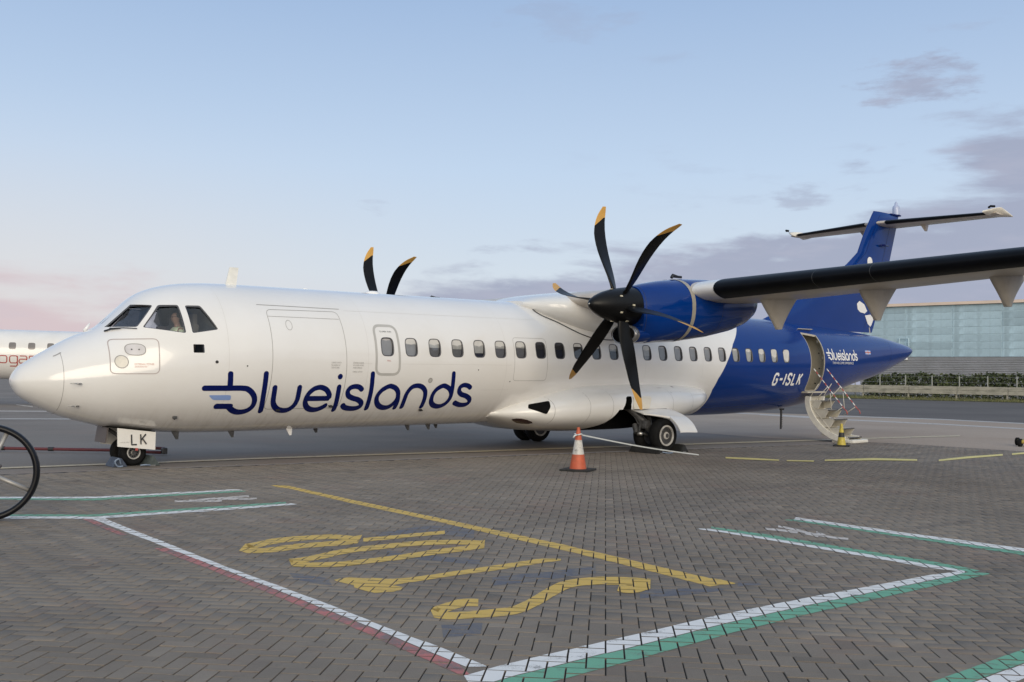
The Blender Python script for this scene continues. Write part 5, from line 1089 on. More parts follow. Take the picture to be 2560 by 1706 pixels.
for xx in (19.66, 20.30):
    V = []; F = []; n = len(shell); tn = np.gradient(shell, axis=0); tn /= np.linalg.norm(tn, axis=1)[:, None]
    for (y, z), t in zip(shell, tn):
        nn = np.array([t[1], -t[0]]); nn = nn if nn[0] < 0 else -nn
        inn = np.array((y, z)) + nn * .15
        for x_ in (xx - .03, xx + .03): V += [(x_, y, z), (x_, inn[0], inn[1])]
    for i in range(n - 1):
        a = i * 4; F += [[a, a + 1, a + 5, a + 4], [a + 2, a + 6, a + 7, a + 3], [a, a + 4, a + 6, a + 2], [a + 1, a + 3, a + 7, a + 5]]
    F += [[0, 2, 3, 1], [(n - 1) * 4, (n - 1) * 4 + 1, (n - 1) * 4 + 3, (n - 1) * 4 + 2]]
    o = am('stair_stringer', V, F, mat('stringer_white', (.74, .72, .66), .35), stair, smooth=True, angle=40); fixn(o)
V = []; F = []
for (y, z) in shell:
    for x_ in (19.66, 20.30): V.append((x_, y + .012, z))
for i in range(len(shell) - 1): F.append([2 * i, 2 * i + 1, 2 * i + 3, 2 * i + 2])
am('stair_shell', V, F, M_stair, stair, smooth=True)
for (yo, zo, yi) in ((-1.55, .985, -1.10), (-1.76, .745, -1.18), (-1.93, .50, -1.32), (-2.14, .265, -1.52), (-2.36, .045, -1.85)):
    mb = MB(); mb.box((19.98, (yo + yi) / 2, zo), (.62, abs(yo - yi), .022)); V, F = loft([[(x_, yo, zo), (x_, yi, zo), (x_, yi - .02, zo - .20), (x_, yo + .13, zo - .20)] for x_ in (19.675, 19.70)]); mb.add(V, F); V, F = loft([[(x_, yo, zo), (x_, yi, zo), (x_, yi - .02, zo - .20), (x_, yo + .13, zo - .20)] for x_ in (20.27, 20.295)]); mb.add(V, F)
    o = aobj(mb, 'step', M_stair, stair); fixn(o)
    mb = MB(); mb.box((19.98, yo + .012, zo + .004), (.62, .03, .026)); aobj(mb, 'step_nosing', M_dgrey, stair)
mb = MB(); mb.box((19.98, -2.30, -.045), (.74, .42, .085), bev=.02); aobj(mb, 'foot_plate', mat('stringer_white', (.7, .7, .7)), stair, smooth=True, angle=40)
mb = MB()
for x_ in (19.70, 20.26): mb.lathe([(.03, -.02), (.03, .02)], (x_, -2.44, -.072), 'x', 12)
aobj(mb, 'foot_roller', M_tyre, stair)
for x_ in (19.68, 20.29):
    A, B = np.array((x_, -1.30, 1.85)), np.array((x_, -2.22, .80)); mb = MB(); mbw = MB()
    for k in range(14):
        p, q = A + (B - A) * k / 14, A + (B - A) * (k + 1) / 14; (mb if k % 2 else mbw).tube([p, q], .014, 8)
    mb.tube([B, B + (0, -.07, -.06), B + (0, -.09, -.14)], .014, 8)
    h_ = aobj(mb, 'handrail', mat('rail_red', (.45, .10, .09), .4), stair, smooth=True); aobj(mbw, 'handrail_sleeve', mat('rail_white', (.78, .77, .75), .4), stair, smooth=True)
    mb = MB()
    for (a, b) in (((x_, -1.72, 1.37), (x_, -1.16, .82)), ((x_, -1.80, 1.20), (x_, -1.84, .76)), ((x_, -2.17, .84), (x_, -1.82, .62)), ((x_, -1.45, 1.45), (x_, -1.12, 1.0))): mb.tube([a, b], .010, 6)
    mb.tube([(x_, -1.12, .95), (x_, -1.98, .05)], .014, 6); aobj(mb, 'handrail_strut', M_stair, stair, smooth=True)
mb = MB(); mb.box((19.98, -1.12, 1.14), (.70, .14, .03)); mb.tube([(19.62, -1.08, 1.13), (20.34, -1.08, 1.13)], .025, 8); aobj(mb, 'stair_hinge', M_dgrey, stair)
# ------------------------------------------------------------------ things round the airliner
def a2w(p):
    d = np.asarray(p, float) - np.array(OFF); k = math.hypot(1, GSA); return np.array([(d[0] - GSA * d[2]) / k + GXA, d[1], (GSA * d[0] + d[2]) / k])
# --- pilot
def skin(name, pts, edges, m, parent=None, sub=2, root=0):
    me = bpy.data.meshes.new(name); me.from_pydata([tuple(p[:3]) for p in pts], edges, []); o = bpy.data.objects.new(name, me); COL.objects.link(o)
    md = o.modifiers.new('s', 'SKIN'); md.use_smooth_shade = True
    for i, p in enumerate(pts): v = me.skin_vertices[0].data[i]; v.radius = (p[3], p[4] if len(p) > 4 else p[3]); v.use_root = (i == root)
    s = o.modifiers.new('u', 'SUBSURF'); s.levels = sub; s.render_levels = sub
    bpy.context.view_layer.update(); dg = bpy.context.evaluated_depsgraph_get(); nm = bpy.data.meshes.new_from_object(o.evaluated_get(dg))
    o.modifiers.clear(); o.data = nm; bpy.data.meshes.remove(me); nm.materials.clear(); nm.materials.append(m)
    nm.polygons.foreach_set('use_smooth', [True] * len(nm.polygons))
    if parent: o.parent = parent
    return o
PB = a2w((2.43, -.48, 2.085)); person = empty('person', tuple(PB)); person.scale = (.82, .82, .82); tag(person, 'person in pale yellow high-visibility vest seated at the cockpit side window', 'person')
# body (local: -x faces the nose, y left-right, z up)
bp_ = [(0, 0, 0, .14, .16), (.01, 0, .16, .13, .16), (.02, 0, .32, .13, .17), (.01, 0, .43, .07, .10), (-.005, 0, .50, .052), (-.03, 0, .555, .075), (-.045, 0, .62, .092), (-.04, 0, .69, .085), (-.03, 0, .735, .05),
       (-.135, 0, .615, .016),
       (.02, -.19, .38, .058), (-.02, -.25, .14, .046), (-.22, -.20, .06, .036), (-.30, -.18, .07, .03), (.02, .19, .38, .058), (-.02, .25, .14, .046), (-.22, .20, .06, .036), (-.30, .18, .07, .03),
       (-.05, -.10, -.03, .09), (-.42, -.11, .0, .065), (-.48, -.11, -.16, .05), (-.05, .10, -.03, .09), (-.42, .11, .0, .065), (-.48, .11, -.16, .05)]
be_ = [(0, 1), (1, 2), (2, 3), (3, 4), (4, 5), (5, 6), (6, 7), (7, 8), (6, 9), (2, 10), (10, 11), (11, 12), (12, 13), (2, 14), (14, 15), (15, 16), (16, 17), (0, 18), (18, 19), (19, 20), (0, 21), (21, 22), (22, 23)]
skin('body', bp_, be_, mat('skin_tone', (.42, .23, .17), .55, var=.06), person)
skin('vest', [(0, 0, .06, .15, .18), (.01, 0, .18, .145, .18), (.02, 0, .33, .145, .185), (.012, 0, .415, .10, .13), (.02, -.17, .39, .075), (.0, -.22, .24, .065), (.02, .17, .39, .075), (.0, .22, .24, .065)], [(0, 1), (1, 2), (2, 3), (2, 4), (4, 5), (2, 6), (6, 7)], mat('hi_vis_vest', (.85, .86, .60), .6, var=.08), person)
mb = MB(); mb.tube([(.03, -.15, .12), (.04, -.12, .34), (.03, -.07, .45)], .018, 6); mb.tube([(-.10, -.15, .12), (-.10, -.12, .30), (-.03, -.09, .45)], .014, 6); mb.obj('vest_stripe', mat('vest_green_trim', (.30, .34, .15), .5), person, smooth=True)
skin('hair', [(-.005, 0, .60, .088), (-.005, 0, .68, .10), (-.02, 0, .735, .075)], [(0, 1), (1, 2)], mat('dark_hair', (.03, .02, .016), .7), person)
mb = MB()
for s in (-1, 1): mb.tube([(-.13, s * .035 + .028 * math.cos(a), .64 + .02 * math.sin(a)) for a in np.linspace(0, 2 * math.pi, 12, endpoint=False)], .004, 5, closed=True); mb.tube([(-.13, s * .06, .645), (-.03, s * .092, .65)], .004, 5)
mb.obj('glasses', M_line, person)
# --- traffic cones
def cone(name, loc, h, bands, label, base_m, par=None):
    t = empty(name, loc); tag(t, label, 'traffic cone')
    R0 = .15 * h / .75
    n = 28
    for (f0, f1, m, nm) in bands:
        mb = MB(); mb.lathe([(R0 * (1 - f) + .024 * f + (.004 if f in (f0, f1) else 0) * 0, .03 * h + f * .97 * h) for f in np.linspace(f0, f1, 5)], (0, 0, 0), 'z', n, caps=(f1 >= 1)); o = mb.obj(nm, m, t, smooth=True, angle=50); fixn(o)
    bm = bmesh.new(); s = R0 * 1.72
    mb = MB(); mb.box((0, 0, .018), (2 * s, 2 * s, .036), Matrix.Rotation(.5, 3, 'Z'), bev=.012); mb.obj('base', base_m, t, smooth=True, angle=40)
    return t
M_or = mat('cone_orange', (.52, .105, .045), .55, var=.12, scale=9, dirt=(.25, .1, .06), dirt_amt=.5, dirt_scale=7); M_cw = mat('cone_white_sleeve', (.62, .60, .56), .5, var=.1, scale=9, dirt=(.08, .07, .06), dirt_amt=.9, dirt_scale=9)
M_cy = mat('cone_yellow', (.58, .46, .07), .5, var=.1, dirt=(.2, .16, .05), dirt_amt=.5, dirt_scale=8); M_cb = mat('cone_black_band', (.03, .03, .03), .6); M_base = mat('cone_base_rubber', (.022, .022, .022), .8, var=.3)
CN = (7.777, -4.633, 0.0)
cone('traffic_cone', CN, .735, [(0, .36, M_or, 'lower_cone'), (.36, .70, M_cw, 'reflective_sleeve'), (.70, 1.0, M_or, 'upper_cone')], 'dirty orange and white traffic cone tied with white tape beside the propeller', M_base)
mb_c = MB(); mb_c.lathe([(.024, .70), (.034, .735), (.03, .765), (.001, .772)], (0, 0, 0), 'z', 16); 
YC = (18.31, -3.0, 0.0)
cone('traffic_cone', YC, .56, [(0, .38, M_cy, 'lower_cone'), (.38, .60, M_cb, 'black_band'), (.60, 1.0, M_cy, 'upper_cone')], 'yellow traffic cone with black band at the foot of the airstair', M_base)
# --- barrier tape from the cone to the ground by the wheel
P0_ = np.array((CN[0], CN[1] - .02, .615)); P1_ = np.array((12.52, -3.30, .012)); pts = []
for f in np.linspace(0, 1, 28): p = P0_ * (1 - f) + P1_ * f; p[2] += -.03 * math.sin(math.pi * f) + .0; p[2] = max(p[2], .010); pts.append(p)
V = []; F = []
for i, p in enumerate(pts): V += [(p[0], p[1], p[2] + .012), (p[0] + .004, p[1], p[2] - .012), ]
n0 = len(V); V += [(x + .003, y + .004, z) for x, y, z in V]
for i in range(len(pts) - 1): a = 2 * i; F += [[a, a + 1, a + 3, a + 2], [a + n0, a + 2 + n0, a + 3 + n0, a + 1 + n0]]
tp = mk('barrier_tape', V, F, mat('tape_white', (.66, .68, .66), .5, var=.06)); tag(tp, 'white tape stretched from the orange cone down to the ground by the wheel', 'tape')
mb = MB(); mb.tube([(CN[0] + .062 * math.cos(a), CN[1] + .062 * math.sin(a), .615 + .008 * math.sin(3 * a)) for a in np.linspace(0, 2 * math.pi, 16, endpoint=False)], .012, 6, closed=True); mb.tube([(CN[0] - .06, CN[1] - .03, .61), (CN[0] - .13, CN[1] - .05, .60), (CN[0] - .15, CN[1] - .03, .565)], .014, 6); mb.obj('tape_knot', MATS['tape_white'], tp, smooth=True)
# --- wheel chocks
def chock(loc, rz, l, w, h, m, label, rope=None):
    t = empty('wheel_chock', (loc[0], loc[1], 0), rz); tag(t, label, 'wheel chock')
    V = [(-l / 2, -w / 2, 0), (l / 2, -w / 2, 0), (.06 * l, -w / 2, h), (-.10 * l, -w / 2, h), (-l / 2, w / 2, 0), (l / 2, w / 2, 0), (.06 * l, w / 2, h), (-.10 * l, w / 2, h)]
    o = mk('block', V, [(0, 1, 2, 3), (7, 6, 5, 4), (0, 4, 5, 1), (1, 5, 6, 2), (2, 6, 7, 3), (3, 7, 4, 0)], m, t); fixn(o)
    bm = bmesh.new(); bm.from_mesh(o.data); bmesh.ops.bevel(bm, geom=bm.edges[:], offset=.012, segments=2, affect='EDGES'); bm.to_mesh(o.data); bm.free()
    mb = MB(); 
    for dx in (-.2, .0, .2): mb.box((l * dx * .6, 0, .012), (.02, w * 1.02, .02))
    mb.obj('grip_bar', M_metal, t)
    if rope:
        mb = MB(); mb.tube(catmull(rope, 6), .014, 6); mb.obj('rope', mat('rope_blue_grey', (.22, .28, .38), .7), t, smooth=True)
    return t
chock((1.55, -.22), 0, .24, .42, .15, mat('chock_slate', (.05, .065, .10), .6, var=.3, scale=10), 'slate-blue wheel chock with rope loop in front of the nose wheel', [(.0, -.22, .05), (-.05, -.27, .14), (-.11, -.27, .10), (-.06, -.25, .02), (.02, -.25, .02)])
chock((2.07, -.24), 0, .26, .42, .17, mat('chock_green_grey', (.06, .075, .075), .6, var=.3, scale=10), 'dark green-grey triangular wheel chock behind the nose wheel', [(-.05, -.22, .02), (-.14, -.25, .03), (-.20, -.2, .02)])
chock((12.97, -2.1), 0, .30, .85, .17, mat('chock_black', (.02, .02, .02), .7, var=.3), 'black rubber wheel chock behind the port main wheel')
chock((12.10, -2.22), 0, .26, .85, .14, mat('chock_black', (.02, .02, .02)), 'black rubber wheel chock ahead of the port main wheels', [(.0, -.44, .04), (.12, -.50, .02), (.3, -.47, .02)])
# --- red tow bar lying behind the nose wheel
tb = empty('tow_bar', (1.0, 3.55, 0)); tag(tb, 'dark red tow bar with black bands lying behind the nose wheel', 'tow bar')
def L_(p): return (p[0] - 1.0, p[1] - 3.55, p[2])
A, B = np.array((-1.6, 5.80, .07)), np.array((2.35, 2.45, .07)); mb = MB(); mb.tube([L_(A), L_(B)], .030, 10); mb.obj('shaft', mat('tow_red', (.11, .02, .025), .5, var=.15), tb, smooth=True, angle=40)
mb = MB(); mb.tube([L_(B), L_((2.75, 2.18, .13)), L_((3.10, 1.72, .12))], .028, 8); mb.tube([L_(B), L_((2.65, 2.0, .06)), L_((3.02, 1.70, .05))], .028, 8); mb.obj('fork', MATS['tow_red'], tb, smooth=True)
mb = MB(); mb.box(L_((3.08, 1.70, .08)), (.10, .10, .12), bev=.02); mb.obj('tow_head', M_dgrey, tb)
for f in (.16, .42, .60, .78): p = A + (B - A) * f; d = (B - A) / np.linalg.norm(B - A) * .05; mb = MB(); mb.tube([L_(p - d), L_(p + d)], .040, 10); mb.obj('band', M_line, tb, smooth=True, angle=40)
for f in (.3,): 
    p = A + (B - A) * f; mb = MB()
    for s in (-1, 1): mb.lathe([(.09, -.025), (.12, -.02), (.12, .02), (.09, .025)], tuple(np.array(L_((p[0], p[1], .12))) + np.array((s * .18 * .65, s * .18 * .76, 0))), 'x', 18)
    mb.obj('trolley_wheel', M_tyre, tb, smooth=True, angle=40)
# --- big hoop wheel of a handcart at the left edge
HWP = CAMP[:2] + _cf * 10.42 + _cr * (10.42 * (-21.4 - 1280) / 2549)
cart = empty('handcart', (float(HWP[0]), float(HWP[1]), 0)); tag(cart, 'handcart with a large thin black hoop wheel and grey spokes at the left edge', 'handcart')
yw = math.radians(18); wx = np.array([_cr[0] * math.cos(yw) + _cf[0] * math.sin(yw), _cr[1] * math.cos(yw) + _cf[1] * math.sin(yw), 0]); wn = np.array([-wx[1], wx[0], 0])
RW = .496; wcz = .50
ring = []
V = []; F = []; nA, nB = 96, 12
for i in range(nA):
    a = 2 * math.pi * i / nA; e = wx * math.cos(a) + np.array([0, 0, 1]) * math.sin(a)
    for j in range(nB): b = 2 * math.pi * j / nB; V.append(np.array([0, 0, wcz]) + e * (RW - .034 + .034 * math.cos(b)) + wn * (.055 * math.copysign(abs(math.sin(b)) ** .8, math.sin(b))))
for i in range(nA):
    for j in range(nB): F.append([i * nB + j, i * nB + (j + 1) % nB, ((i + 1) % nA) * nB + (j + 1) % nB, ((i + 1) % nA) * nB + j])
o = mk('tyre', V, F, mat('hoop_black', (.005, .0055, .008), .35, spec=.3, var=.2), cart, smooth=True); fixn(o)
for k in range(4):
    a = math.radians((-25, 67, 155, 247)[k]); e = wx * math.cos(a) + np.array([0, 0, 1]) * math.sin(a); c = np.array([0, 0, wcz]); mb = MB(); mb.tube([c + e * .05, c + e * (RW - .05)], .023, 8); mb.obj('spoke', mat('spoke_grey', (.36, .35, .34), .4, metal=.3), cart, smooth=True)
mb = MB(); c = np.array([0, 0, wcz]); mb.tube([c - wn * .09, c + wn * .09], .06, 16); mb.obj('hub', MATS['spoke_grey'], cart, smooth=True, angle=40)
mb = MB(); mb.tube([c + wn * .05, c + wn * .75], .025, 10); mb.box(tuple(c + wn * .5 - wx * .25 + np.array([0, 0, .25])), (.35, .35, .3), bev=.03); mb.tube([c + wn * .5, c + wn * .5 - wx * .9 + np.array([0, 0, .45])], .022, 8); mb.tube([c + wn * .45 - wx * .3, np.array([0, 0, .02]) + wn * .45 - wx * .32], .02, 8); mb.obj('frame', mat('cart_brown', (.10, .07, .06), .6), cart, smooth=True, angle=40)
# --- yellow wheeled stand cut off by the right edge
ys = empty('wheeled_stand', (22.95, -5.52, 0)); tag(ys, 'yellow wheeled stand with dark post cut off by the right edge', 'stand')
M_sy = mat('stand_yellow', (.50, .38, .09), .5, var=.1)
mb = MB(); mb.tube([(-.20, .12, .13), (.55, -.35, .13)], .05, 10); mb.tube([(0, 0, .13), (.35, .45, .13)], .05, 10); mb.obj('base_frame', M_sy, ys, smooth=True)
mb = MB(); mb.tube([(.06, -.03, .13), (.06, -.03, 1.05)], .028, 10); mb.obj('post', mat('post_dark', (.06, .05, .045), .5), ys, smooth=True)
mb = MB(); mb.tube([(.06, -.03, 1.05), (-.04, .03, 1.16), (-.12, .08, 1.28)], .03, 8); mb.obj('handle', M_line, ys, smooth=True)
for p in ((-.22, .13), (.55, -.35), (.35, .45)): mb = MB(); mb.lathe([(.075, -.035), (.105, -.03), (.105, .03), (.075, .035)], (p[0], p[1], .105), 'y', 20); mb.obj('castor', M_tyre, ys, smooth=True, angle=40)

# ------------------------------------------------------------------ second airliner, far left
LD = np.array([.951, -.309, 0]); LN = np.array([-.309, -.951, 0])          # along its axis (towards its tail) / towards the camera
LO = np.array([7.40, 32.88, 0]); LR = 1.12; LZ = 2.27
jet = empty('regional_jet', (float(LO[0] + LD[0] * 3), float(LO[1] + LD[1] * 3), 0)); JO = tuple(jet.location)
tag(jet, 'white airliner with red lettering standing behind the nose at far left', 'airliner')
def lp(t, a, r=1.0): return LO + LD * t + LN * (LR * r * math.cos(a)) + np.array([0, 0, LZ + LR * r * math.sin(a)])
rs = []
for t, r, dz in [(-8.6, .02, -.45), (-8.4, .22, -.42), (-7.9, .45, -.33), (-7.2, .66, -.2), (-6.2, .86, -.08), (-5.2, .97, -.02), (-4.2, 1, 0)] + [(t, 1, 0) for t in np.linspace(-3, 9, 13)] + [(10.5, .96, .04), (12, .85, .14), (13.5, .66, .26), (15, .4, .4), (15.8, .12, .48)]:
    rs.append([tuple(lp(t, a, r) + np.array([0, 0, dz])) for a in np.linspace(0, 2 * math.pi, 56, endpoint=False)])
jf = mk('fuselage', *loft(rs), M_white, jet, smooth=True, angle=60, off=JO); fixn(jf)
def lsurf(t, z, off=0.0): k = max(-1, min(1, (z - LZ) / LR)); return LO + LD * t + LN * (LR * math.sqrt(1 - k * k) + off) + np.array([0, 0, z])
def ldecal(name, V, F, m, par):
    o = mk(name, V, F, m, par, off=JO)
    if sum(p.normal.x * LN[0] + p.normal.y * LN[1] for p in o.data.polygons) < 0: o.data.flip_normals()
    return o
for k in range(-5, 12):
    t0 = .61 + .775 * k; V, F = patch(sup(t0, 2.65, .145, .15, 4.5), .005, lsurf, 4); ldecal('cabin_window', V, F, mat('jet_window', (.20, .185, .18), .15, var=.1), jet)
LG = {'L': ([[(0, 1.5), (0, 0), (.75, 0)]], -.38), 'o': ([[(.15, 0), (.85, 0), (1, .2), (1, .8), (.85, 1), (.15, 1), (0, .8), (0, .2), (.15, 0)]], .10), 'g': ([[(1, .2), (.85, 0), (.15, 0), (0, .2), (0, .8), (.15, 1), (.85, 1), (1, .8)], [(1, 1), (1, -.25), (.85, -.45), (.05, -.45)]], .52),
      'a': ([[(.08, 1), (.85, 1), (1, .8), (1, 0)], [(1, .55), (.15, .55), (0, .4), (0, .15), (.15, 0), (1, 0)]], .90), 'n': ([[(0, 0), (0, 1)], [(0, 1), (.85, 1), (1, .8), (1, 0)]], 1.31), 'a2': ([[(.08, 1), (.85, 1), (1, .8), (1, 0)], [(1, .55), (.15, .55), (0, .4), (0, .15), (.15, 0), (1, 0)]], 1.72), 'i': ([[(0, 0), (0, 1)], [(0, 1.3), (0, 1.42)]], 2.13), 'r': ([[(0, 0), (0, 1)], [(0, .8), (.2, 1), (.6, 1)]], 2.25)}
for ch, (ss, t0) in LG.items():
    mb = MB()
    for i, s in enumerate(ss): V, F = ribbon(dens([(t0 + p[0] * .31, 1.885 + p[1] * .315) for p in s], .04, False), .022, .006 + .0015 * i, lsurf, raw=True, caps=False, cols=2); mb.add(V, F)
    ldecal('fuselage_letter', mb.V, mb.F, M_red, jet)
for t0 in (3.5, 4.3):
    mb = MB(); c = LO + LD * t0 + LN * (1.2 if t0 < 4 else -1.2); mb.tube([np.array((c[0], c[1], .35)) - np.array(JO), np.array((c[0], c[1], 1.5)) - np.array(JO)], .07, 8); mb.lathe([(.2, -.12), (.36, -.1), (.36, .1), (.2, .12)], (c[0] - JO[0], c[1] - JO[1], .36), 'y', 24); mb.obj('landing_gear', M_tyre, jet, smooth=True, angle=40)
mb = MB(); c = LO + LD * -4.5; mb.tube([np.array((c[0], c[1], .25)) - np.array(JO), np.array((c[0], c[1], 1.3)) - np.array(JO)], .06, 8); mb.lathe([(.12, -.1), (.25, -.08), (.25, .08), (.12, .1)], (c[0] - JO[0], c[1] - JO[1], .25), 'y', 20); mb.obj('landing_gear', M_tyre, jet, smooth=True, angle=40)

# ------------------------------------------------------------------ hangar, fence, hedge beyond the taxiway
HB = np.array((116.87, 35.59))
hang = empty('hangar', (HB[0], HB[1], 0)); tag(hang, 'pale blue weathered metal-clad hangar with grey ribbed base beyond the taxiway', 'hangar')
def hl(t, o, z): b = EH * t + NH * o; return (float(b[0]), float(b[1]), z)
T0, T1, ZB, ZE = -34.0, 19.2, 5.06, 11.35
M_hb = mat('hangar_blue_sheet', (.41, .545, .625), .6, var=.10, scale=.8, bump=.0, dirt=(.25, .35, .37), dirt_amt=.75, dirt_scale=.55, stretch=(1, 1, .35))
M_hj = mat('hangar_joint_strip', (.47, .61, .68), .6, var=.12, scale=1.5)
M_hg = mat('hangar_grey_rib', (.36, .37, .40), .5, var=.08, scale=.6, dirt=(.2, .2, .21), dirt_amt=.4)
M_roof = mat('hangar_roof_sky_peach', (.74, .60, .50), .7, var=.06, scale=.5)  # peach base colour carries the pink sky reflected by the metal roof
V = [hl(T0, .07, 0), hl(T1, .07, 0), hl(T1, .07, ZE), hl(T0, .07, ZE), hl(T0, 30, 0), hl(T1, 30, 0), hl(T1, 30, ZE), hl(T0, 30, ZE)]
o = mk('wall', V, [(0, 1, 2, 3), (5, 4, 7, 6), (1, 5, 6, 2), (4, 0, 3, 7)], M_hj, hang); fixn(o)
V = [hl(T0 - .4, -.35, ZE + .0), hl(T1 + .4, -.35, ZE + .0), hl(T1 + .4, 15, ZE + .5), hl(T0 - .4, 15, ZE + .5), hl(T1 + .4, 30, ZE), hl(T0 - .4, 30, ZE), hl(T0 - .4, -.35, ZE + .35), hl(T1 + .4, -.35, ZE + .35), hl(T1 + .4, 15, ZE + 1.1), hl(T0 - .4, 15, ZE + 1.1), hl(T1 + .4, 30.4, ZE + .5), hl(T0 - .4, 30.4, ZE + .5)]
o = mk('roof', V, [(0, 1, 7, 6), (6, 7, 8, 9), (9, 8, 10, 11), (0, 6, 9, 3), (3, 9, 11, 5), (1, 2, 8, 7), (2, 4, 10, 8), (0, 3, 2, 1), (3, 5, 4, 2)], M_roof, hang); fixn(o)
NR, PW = 7, 5.6; RH = (ZE - ZB) / NR
panel_me = []
for v in range(3):
    mb = MB(); a, h = PW - .12, RH - .09; c0 = EH * 0
    P = [(0.0, 0.0), (a, 0.0), (a, h), (0.0, h)]; V = []
    for t, z in P: b = EH * t; V.append((b[0], b[1], z))
    for t, z in P: b = EH * t + NH * .2; V.append((b[0], b[1], z))
    me = bpy.data.meshes.new('wall_panel'); me.from_pydata(V, [], [(0, 1, 2, 3), (0, 4, 5, 1), (3, 2, 6, 7), (1, 5, 6, 2), (0, 3, 7, 4)]); me.update()
    me.materials.append(mat('hangar_blue_sheet_%d' % v, tuple(c * (1, .88, 1.12)[v] for c in (.41, .545, .625)), .85, var=.14, scale=.9, spec=.15, dirt=(.29, .39, .44), dirt_amt=.8, dirt_scale=.8, stretch=(1, 1, .3)))
    bm = bmesh.new(); bm.from_mesh(me); bmesh.ops.recalc_face_normals(bm, faces=bm.faces); bm.to_mesh(me); bm.free(); panel_me.append(me)
for c in range(int((T1 - T0) / PW) + 1):
    t0 = T1 - (c + 1) * PW + .05
    for r in range(NR):
        o = bpy.data.objects.new('wall_panel', random.choice(panel_me)); COL.objects.link(o); o.parent = hang; o.location = hl(t0, random.uniform(-.012, .012) + .02, ZB + r * RH + .03)
# ribbed lower wall
V = []; F = []; nr = 24; zs2 = np.linspace(0, ZB - .02, nr * 4 + 1)
for i, z in enumerate(zs2):
    d = (-.16, -.16, -.02, -.02)[i % 4]; V += [hl(T0 - .05, d, z), hl(T1 + .05, d, z)]
for i in range(len(zs2) - 1): F.append([2 * i, 2 * i + 1, 2 * i + 3, 2 * i + 2])
o = mk('ribbed_wall', V, F, M_hg, hang); fixn(o)
if sum(p.normal.x for p in o.data.polygons) > 0: o.data.flip_normals()
# wall-mounted hopper lamp
lt = 14.3 - 1.2
mb = MB()
for (a, b) in ((0, 0), (1.15, 0)): mb.tube([hl(lt + a, -.25, 7.35), hl(lt + a, -.25, 6.3)], .07, 6)
mb.tube([hl(lt, -.25, 7.35), hl(lt + 1.15, -.25, 7.35)], .06, 6)
V, F = loft([[hl(lt - .1, -.1, 6.35), hl(lt + 1.25, -.1, 6.35), hl(lt + 1.25, -1.1, 6.35), hl(lt - .1, -1.1, 6.35)], [hl(lt + .15, -.1, 5.9), hl(lt + 1.0, -.1, 5.9), hl(lt + 1.0, -.6, 5.9), hl(lt + .15, -.6, 5.9)]]); mb.add(V, F); o = mb.obj('wall_vent_hood', M_hj, hang); fixn(o)
mb = MB(); mb.box(hl(lt + .35, -.35, 4.80), (.3, .45, .3), bev=.05); mb.obj('floodlight', M_wlet, hang)
# barrier boards on posts
BB = np.array((101.8, 30.2)); bar = empty('board_barrier', (BB[0], BB[1], 0)); tag(bar, 'long weathered grey board barrier along the far grass verge', 'barrier')
M_bd = mat('weathered_board', (.36, .34, .28), .8, var=.16, scale=1.4, dirt=(.15, .15, .12), dirt_amt=.6, dirt_scale=.9, stretch=(1, 1, 3))
Rz = Matrix.Rotation(math.atan2(EH[1], EH[0]), 3, 'Z')
def bloc(base, t, o, z): b = EH * t + NH * o; return (float(b[0]), float(b[1]), z)
for k in range(9):
    t0 = -24.6 + k * 5.0 + 2.5 - .0
    for r in range(2): mb = MB(); mb.box(bloc(BB, t0, random.uniform(-.015, .015), .87 + r * .425), (4.94, .07, .405), Rz, bev=.012); mb.obj('board', M_bd, bar)
    mb = MB(); mb.box(bloc(BB, t0 - 2.4, .12, .62), (.14, .14, 1.25), Rz); mb.obj('post', M_bd, bar)
# chain-link fence posts and wires
FBs = np.array((103.6, 30.9)); fen = empty('wire_fence', (FBs[0], FBs[1], 0)); tag(fen, 'wire fence with pale posts in front of the hedge', 'fence')
M_post = mat('fence_post_grey', (.30, .30, .27), .7, var=.1)
for k in range(16): mb = MB(); mb.tube([bloc(FBs, -26 + k * 2.85, 0, 0), bloc(FBs, -26 + k * 2.85, 0, 2.62 + random.uniform(-.04, .04))], .06, 8); mb.obj('post', M_post, fen, smooth=True)
for z in (.5, 1.2, 1.9, 2.5): mb = MB(); mb.tube([bloc(FBs, -27, 0, z), bloc(FBs, 18, 0, z)], .009, 5); mb.obj('wire', M_metal, fen)
for d in (-.9, .9): mb = MB(); mb.tube([bloc(FBs, -26 + 7 * 2.85, 0, 1.9), bloc(FBs, -26 + 7 * 2.85 + d, -.1, 0)], .04, 6); mb.obj('brace', M_post, fen)
# hedge: leaf-sized faces through its whole volume
HGB = np.array((106.0, 31.0)); hed = empty('hedge', (HGB[0], HGB[1], 0)); tag(hed, 'dark green overgrown hedge along the hangar base behind the fence', 'hedge')
def leaf_mat(name, c1, c2):
    m = bpy.data.materials.new(name); m.use_nodes = True; nt = m.node_tree; b = nt.nodes['Principled BSDF']
    P = nt.nodes.new('ShaderNodeNewGeometry'); n = nnode(nt, 'ShaderNodeTexNoise', {'Vector': P.outputs['Position'], 'Scale': 1.1, 'Detail': 5.0}).outputs[0]
    c = mixc(nt, smooth(nt, n, .35, .65), c1, c2); c = mixc(nt, math_n(nt, 'MULTIPLY', P.outputs['Random Per Island'], .6), c, (.10, .115, .04)); nt.links.new(c, b.inputs['Base Color']); b.inputs['Roughness'].default_value = .7; return m
M_leaf = leaf_mat('hedge_leaf', (.028, .045, .018), (.06, .082, .03))
rng = np.random.default_rng(3); NL = 15000
t = rng.uniform(-26, 17, NL); wob = .35 * np.sin(t * .7) + .25 * np.sin(t * 1.9 + 1) + .18 * np.sin(t * 4.3); top = 2.75 + .28 * wob + .3 * (rng.random(NL) ** 6)
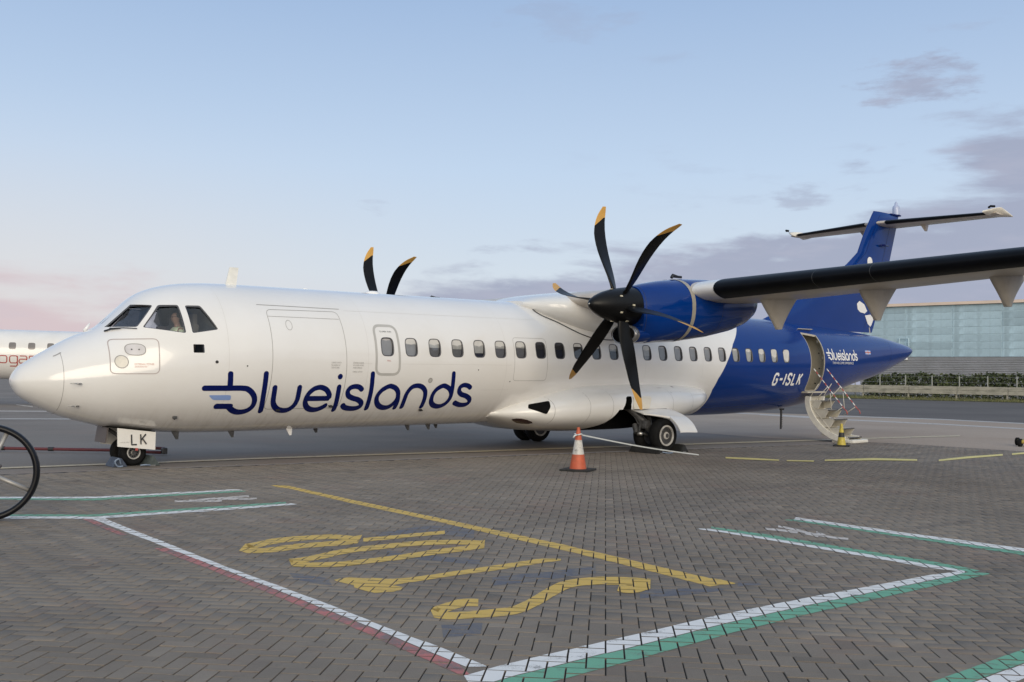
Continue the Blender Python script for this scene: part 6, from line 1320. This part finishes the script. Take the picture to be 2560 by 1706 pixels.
zz = rng.random(NL) ** .75 * top; dd = rng.uniform(-.9, 1.1, NL) * np.sqrt(np.maximum(.15, 1 - (zz / top) ** 3)); sz = rng.uniform(.06, .17, NL)
V = np.zeros((NL, 4, 3)); u1 = rng.normal(size=(NL, 3)); u1 /= np.linalg.norm(u1, axis=1)[:, None]; u2 = np.cross(u1, rng.normal(size=(NL, 3))); u2 /= np.linalg.norm(u2, axis=1)[:, None]
cc = np.stack([EH[0] * t + NH[0] * dd, EH[1] * t + NH[1] * dd, zz], 1)
for i, (a, b) in enumerate(((-1, -.6), (1, -.6), (1, .6), (-1, .6))): V[:, i] = cc + u1 * (sz * a)[:, None] + u2 * (sz * b)[:, None]
o = mk('foliage', V.reshape(-1, 3), np.arange(NL * 4).reshape(-1, 4), M_leaf, hed)
for k in range(30): tt = -26 + k * 1.45 + rng.uniform(-.3, .3); mb = MB(); mb.tube([bloc(HGB, tt, .1, 0), bloc(HGB, tt + .1, .1, 1.0), bloc(HGB, tt - .05, .15, 2.1)], [.05, .035, .012], 5); mb.obj('stem', mat('hedge_stem', (.06, .045, .03), .9), hed)
# grass on the verge: nobody could count it
NG = 26000; t = rng.uniform(-60, 30, NG); od = rng.random(NG) ** 1.3 * 7.5; hgt = rng.uniform(.05, .22, NG) * (1 + .9 * (od > 3.2)); an = rng.uniform(0, math.pi, NG)
bs = np.stack([GR0[0] + EH[0] * t + NH[0] * od, GR0[1] + EH[1] * t + NH[1] * od, np.full(NG, .03)], 1); wv = np.stack([np.cos(an), np.sin(an), np.zeros(NG)], 1) * .035; tip = np.stack([rng.normal(0, .05, NG), rng.normal(0, .05, NG), hgt], 1)
V = np.stack([bs - wv, bs + wv, bs + tip], 1).reshape(-1, 3)
M_grass = leaf_mat('verge_grass', (.13, .135, .05), (.20, .19, .085))
g = mk('grass', V, np.arange(NG * 3).reshape(-1, 3), M_grass); tag(g, 'dry green grass on the far verge', 'grass', kind='stuff')
print('OBJECTS', len(bpy.data.objects))
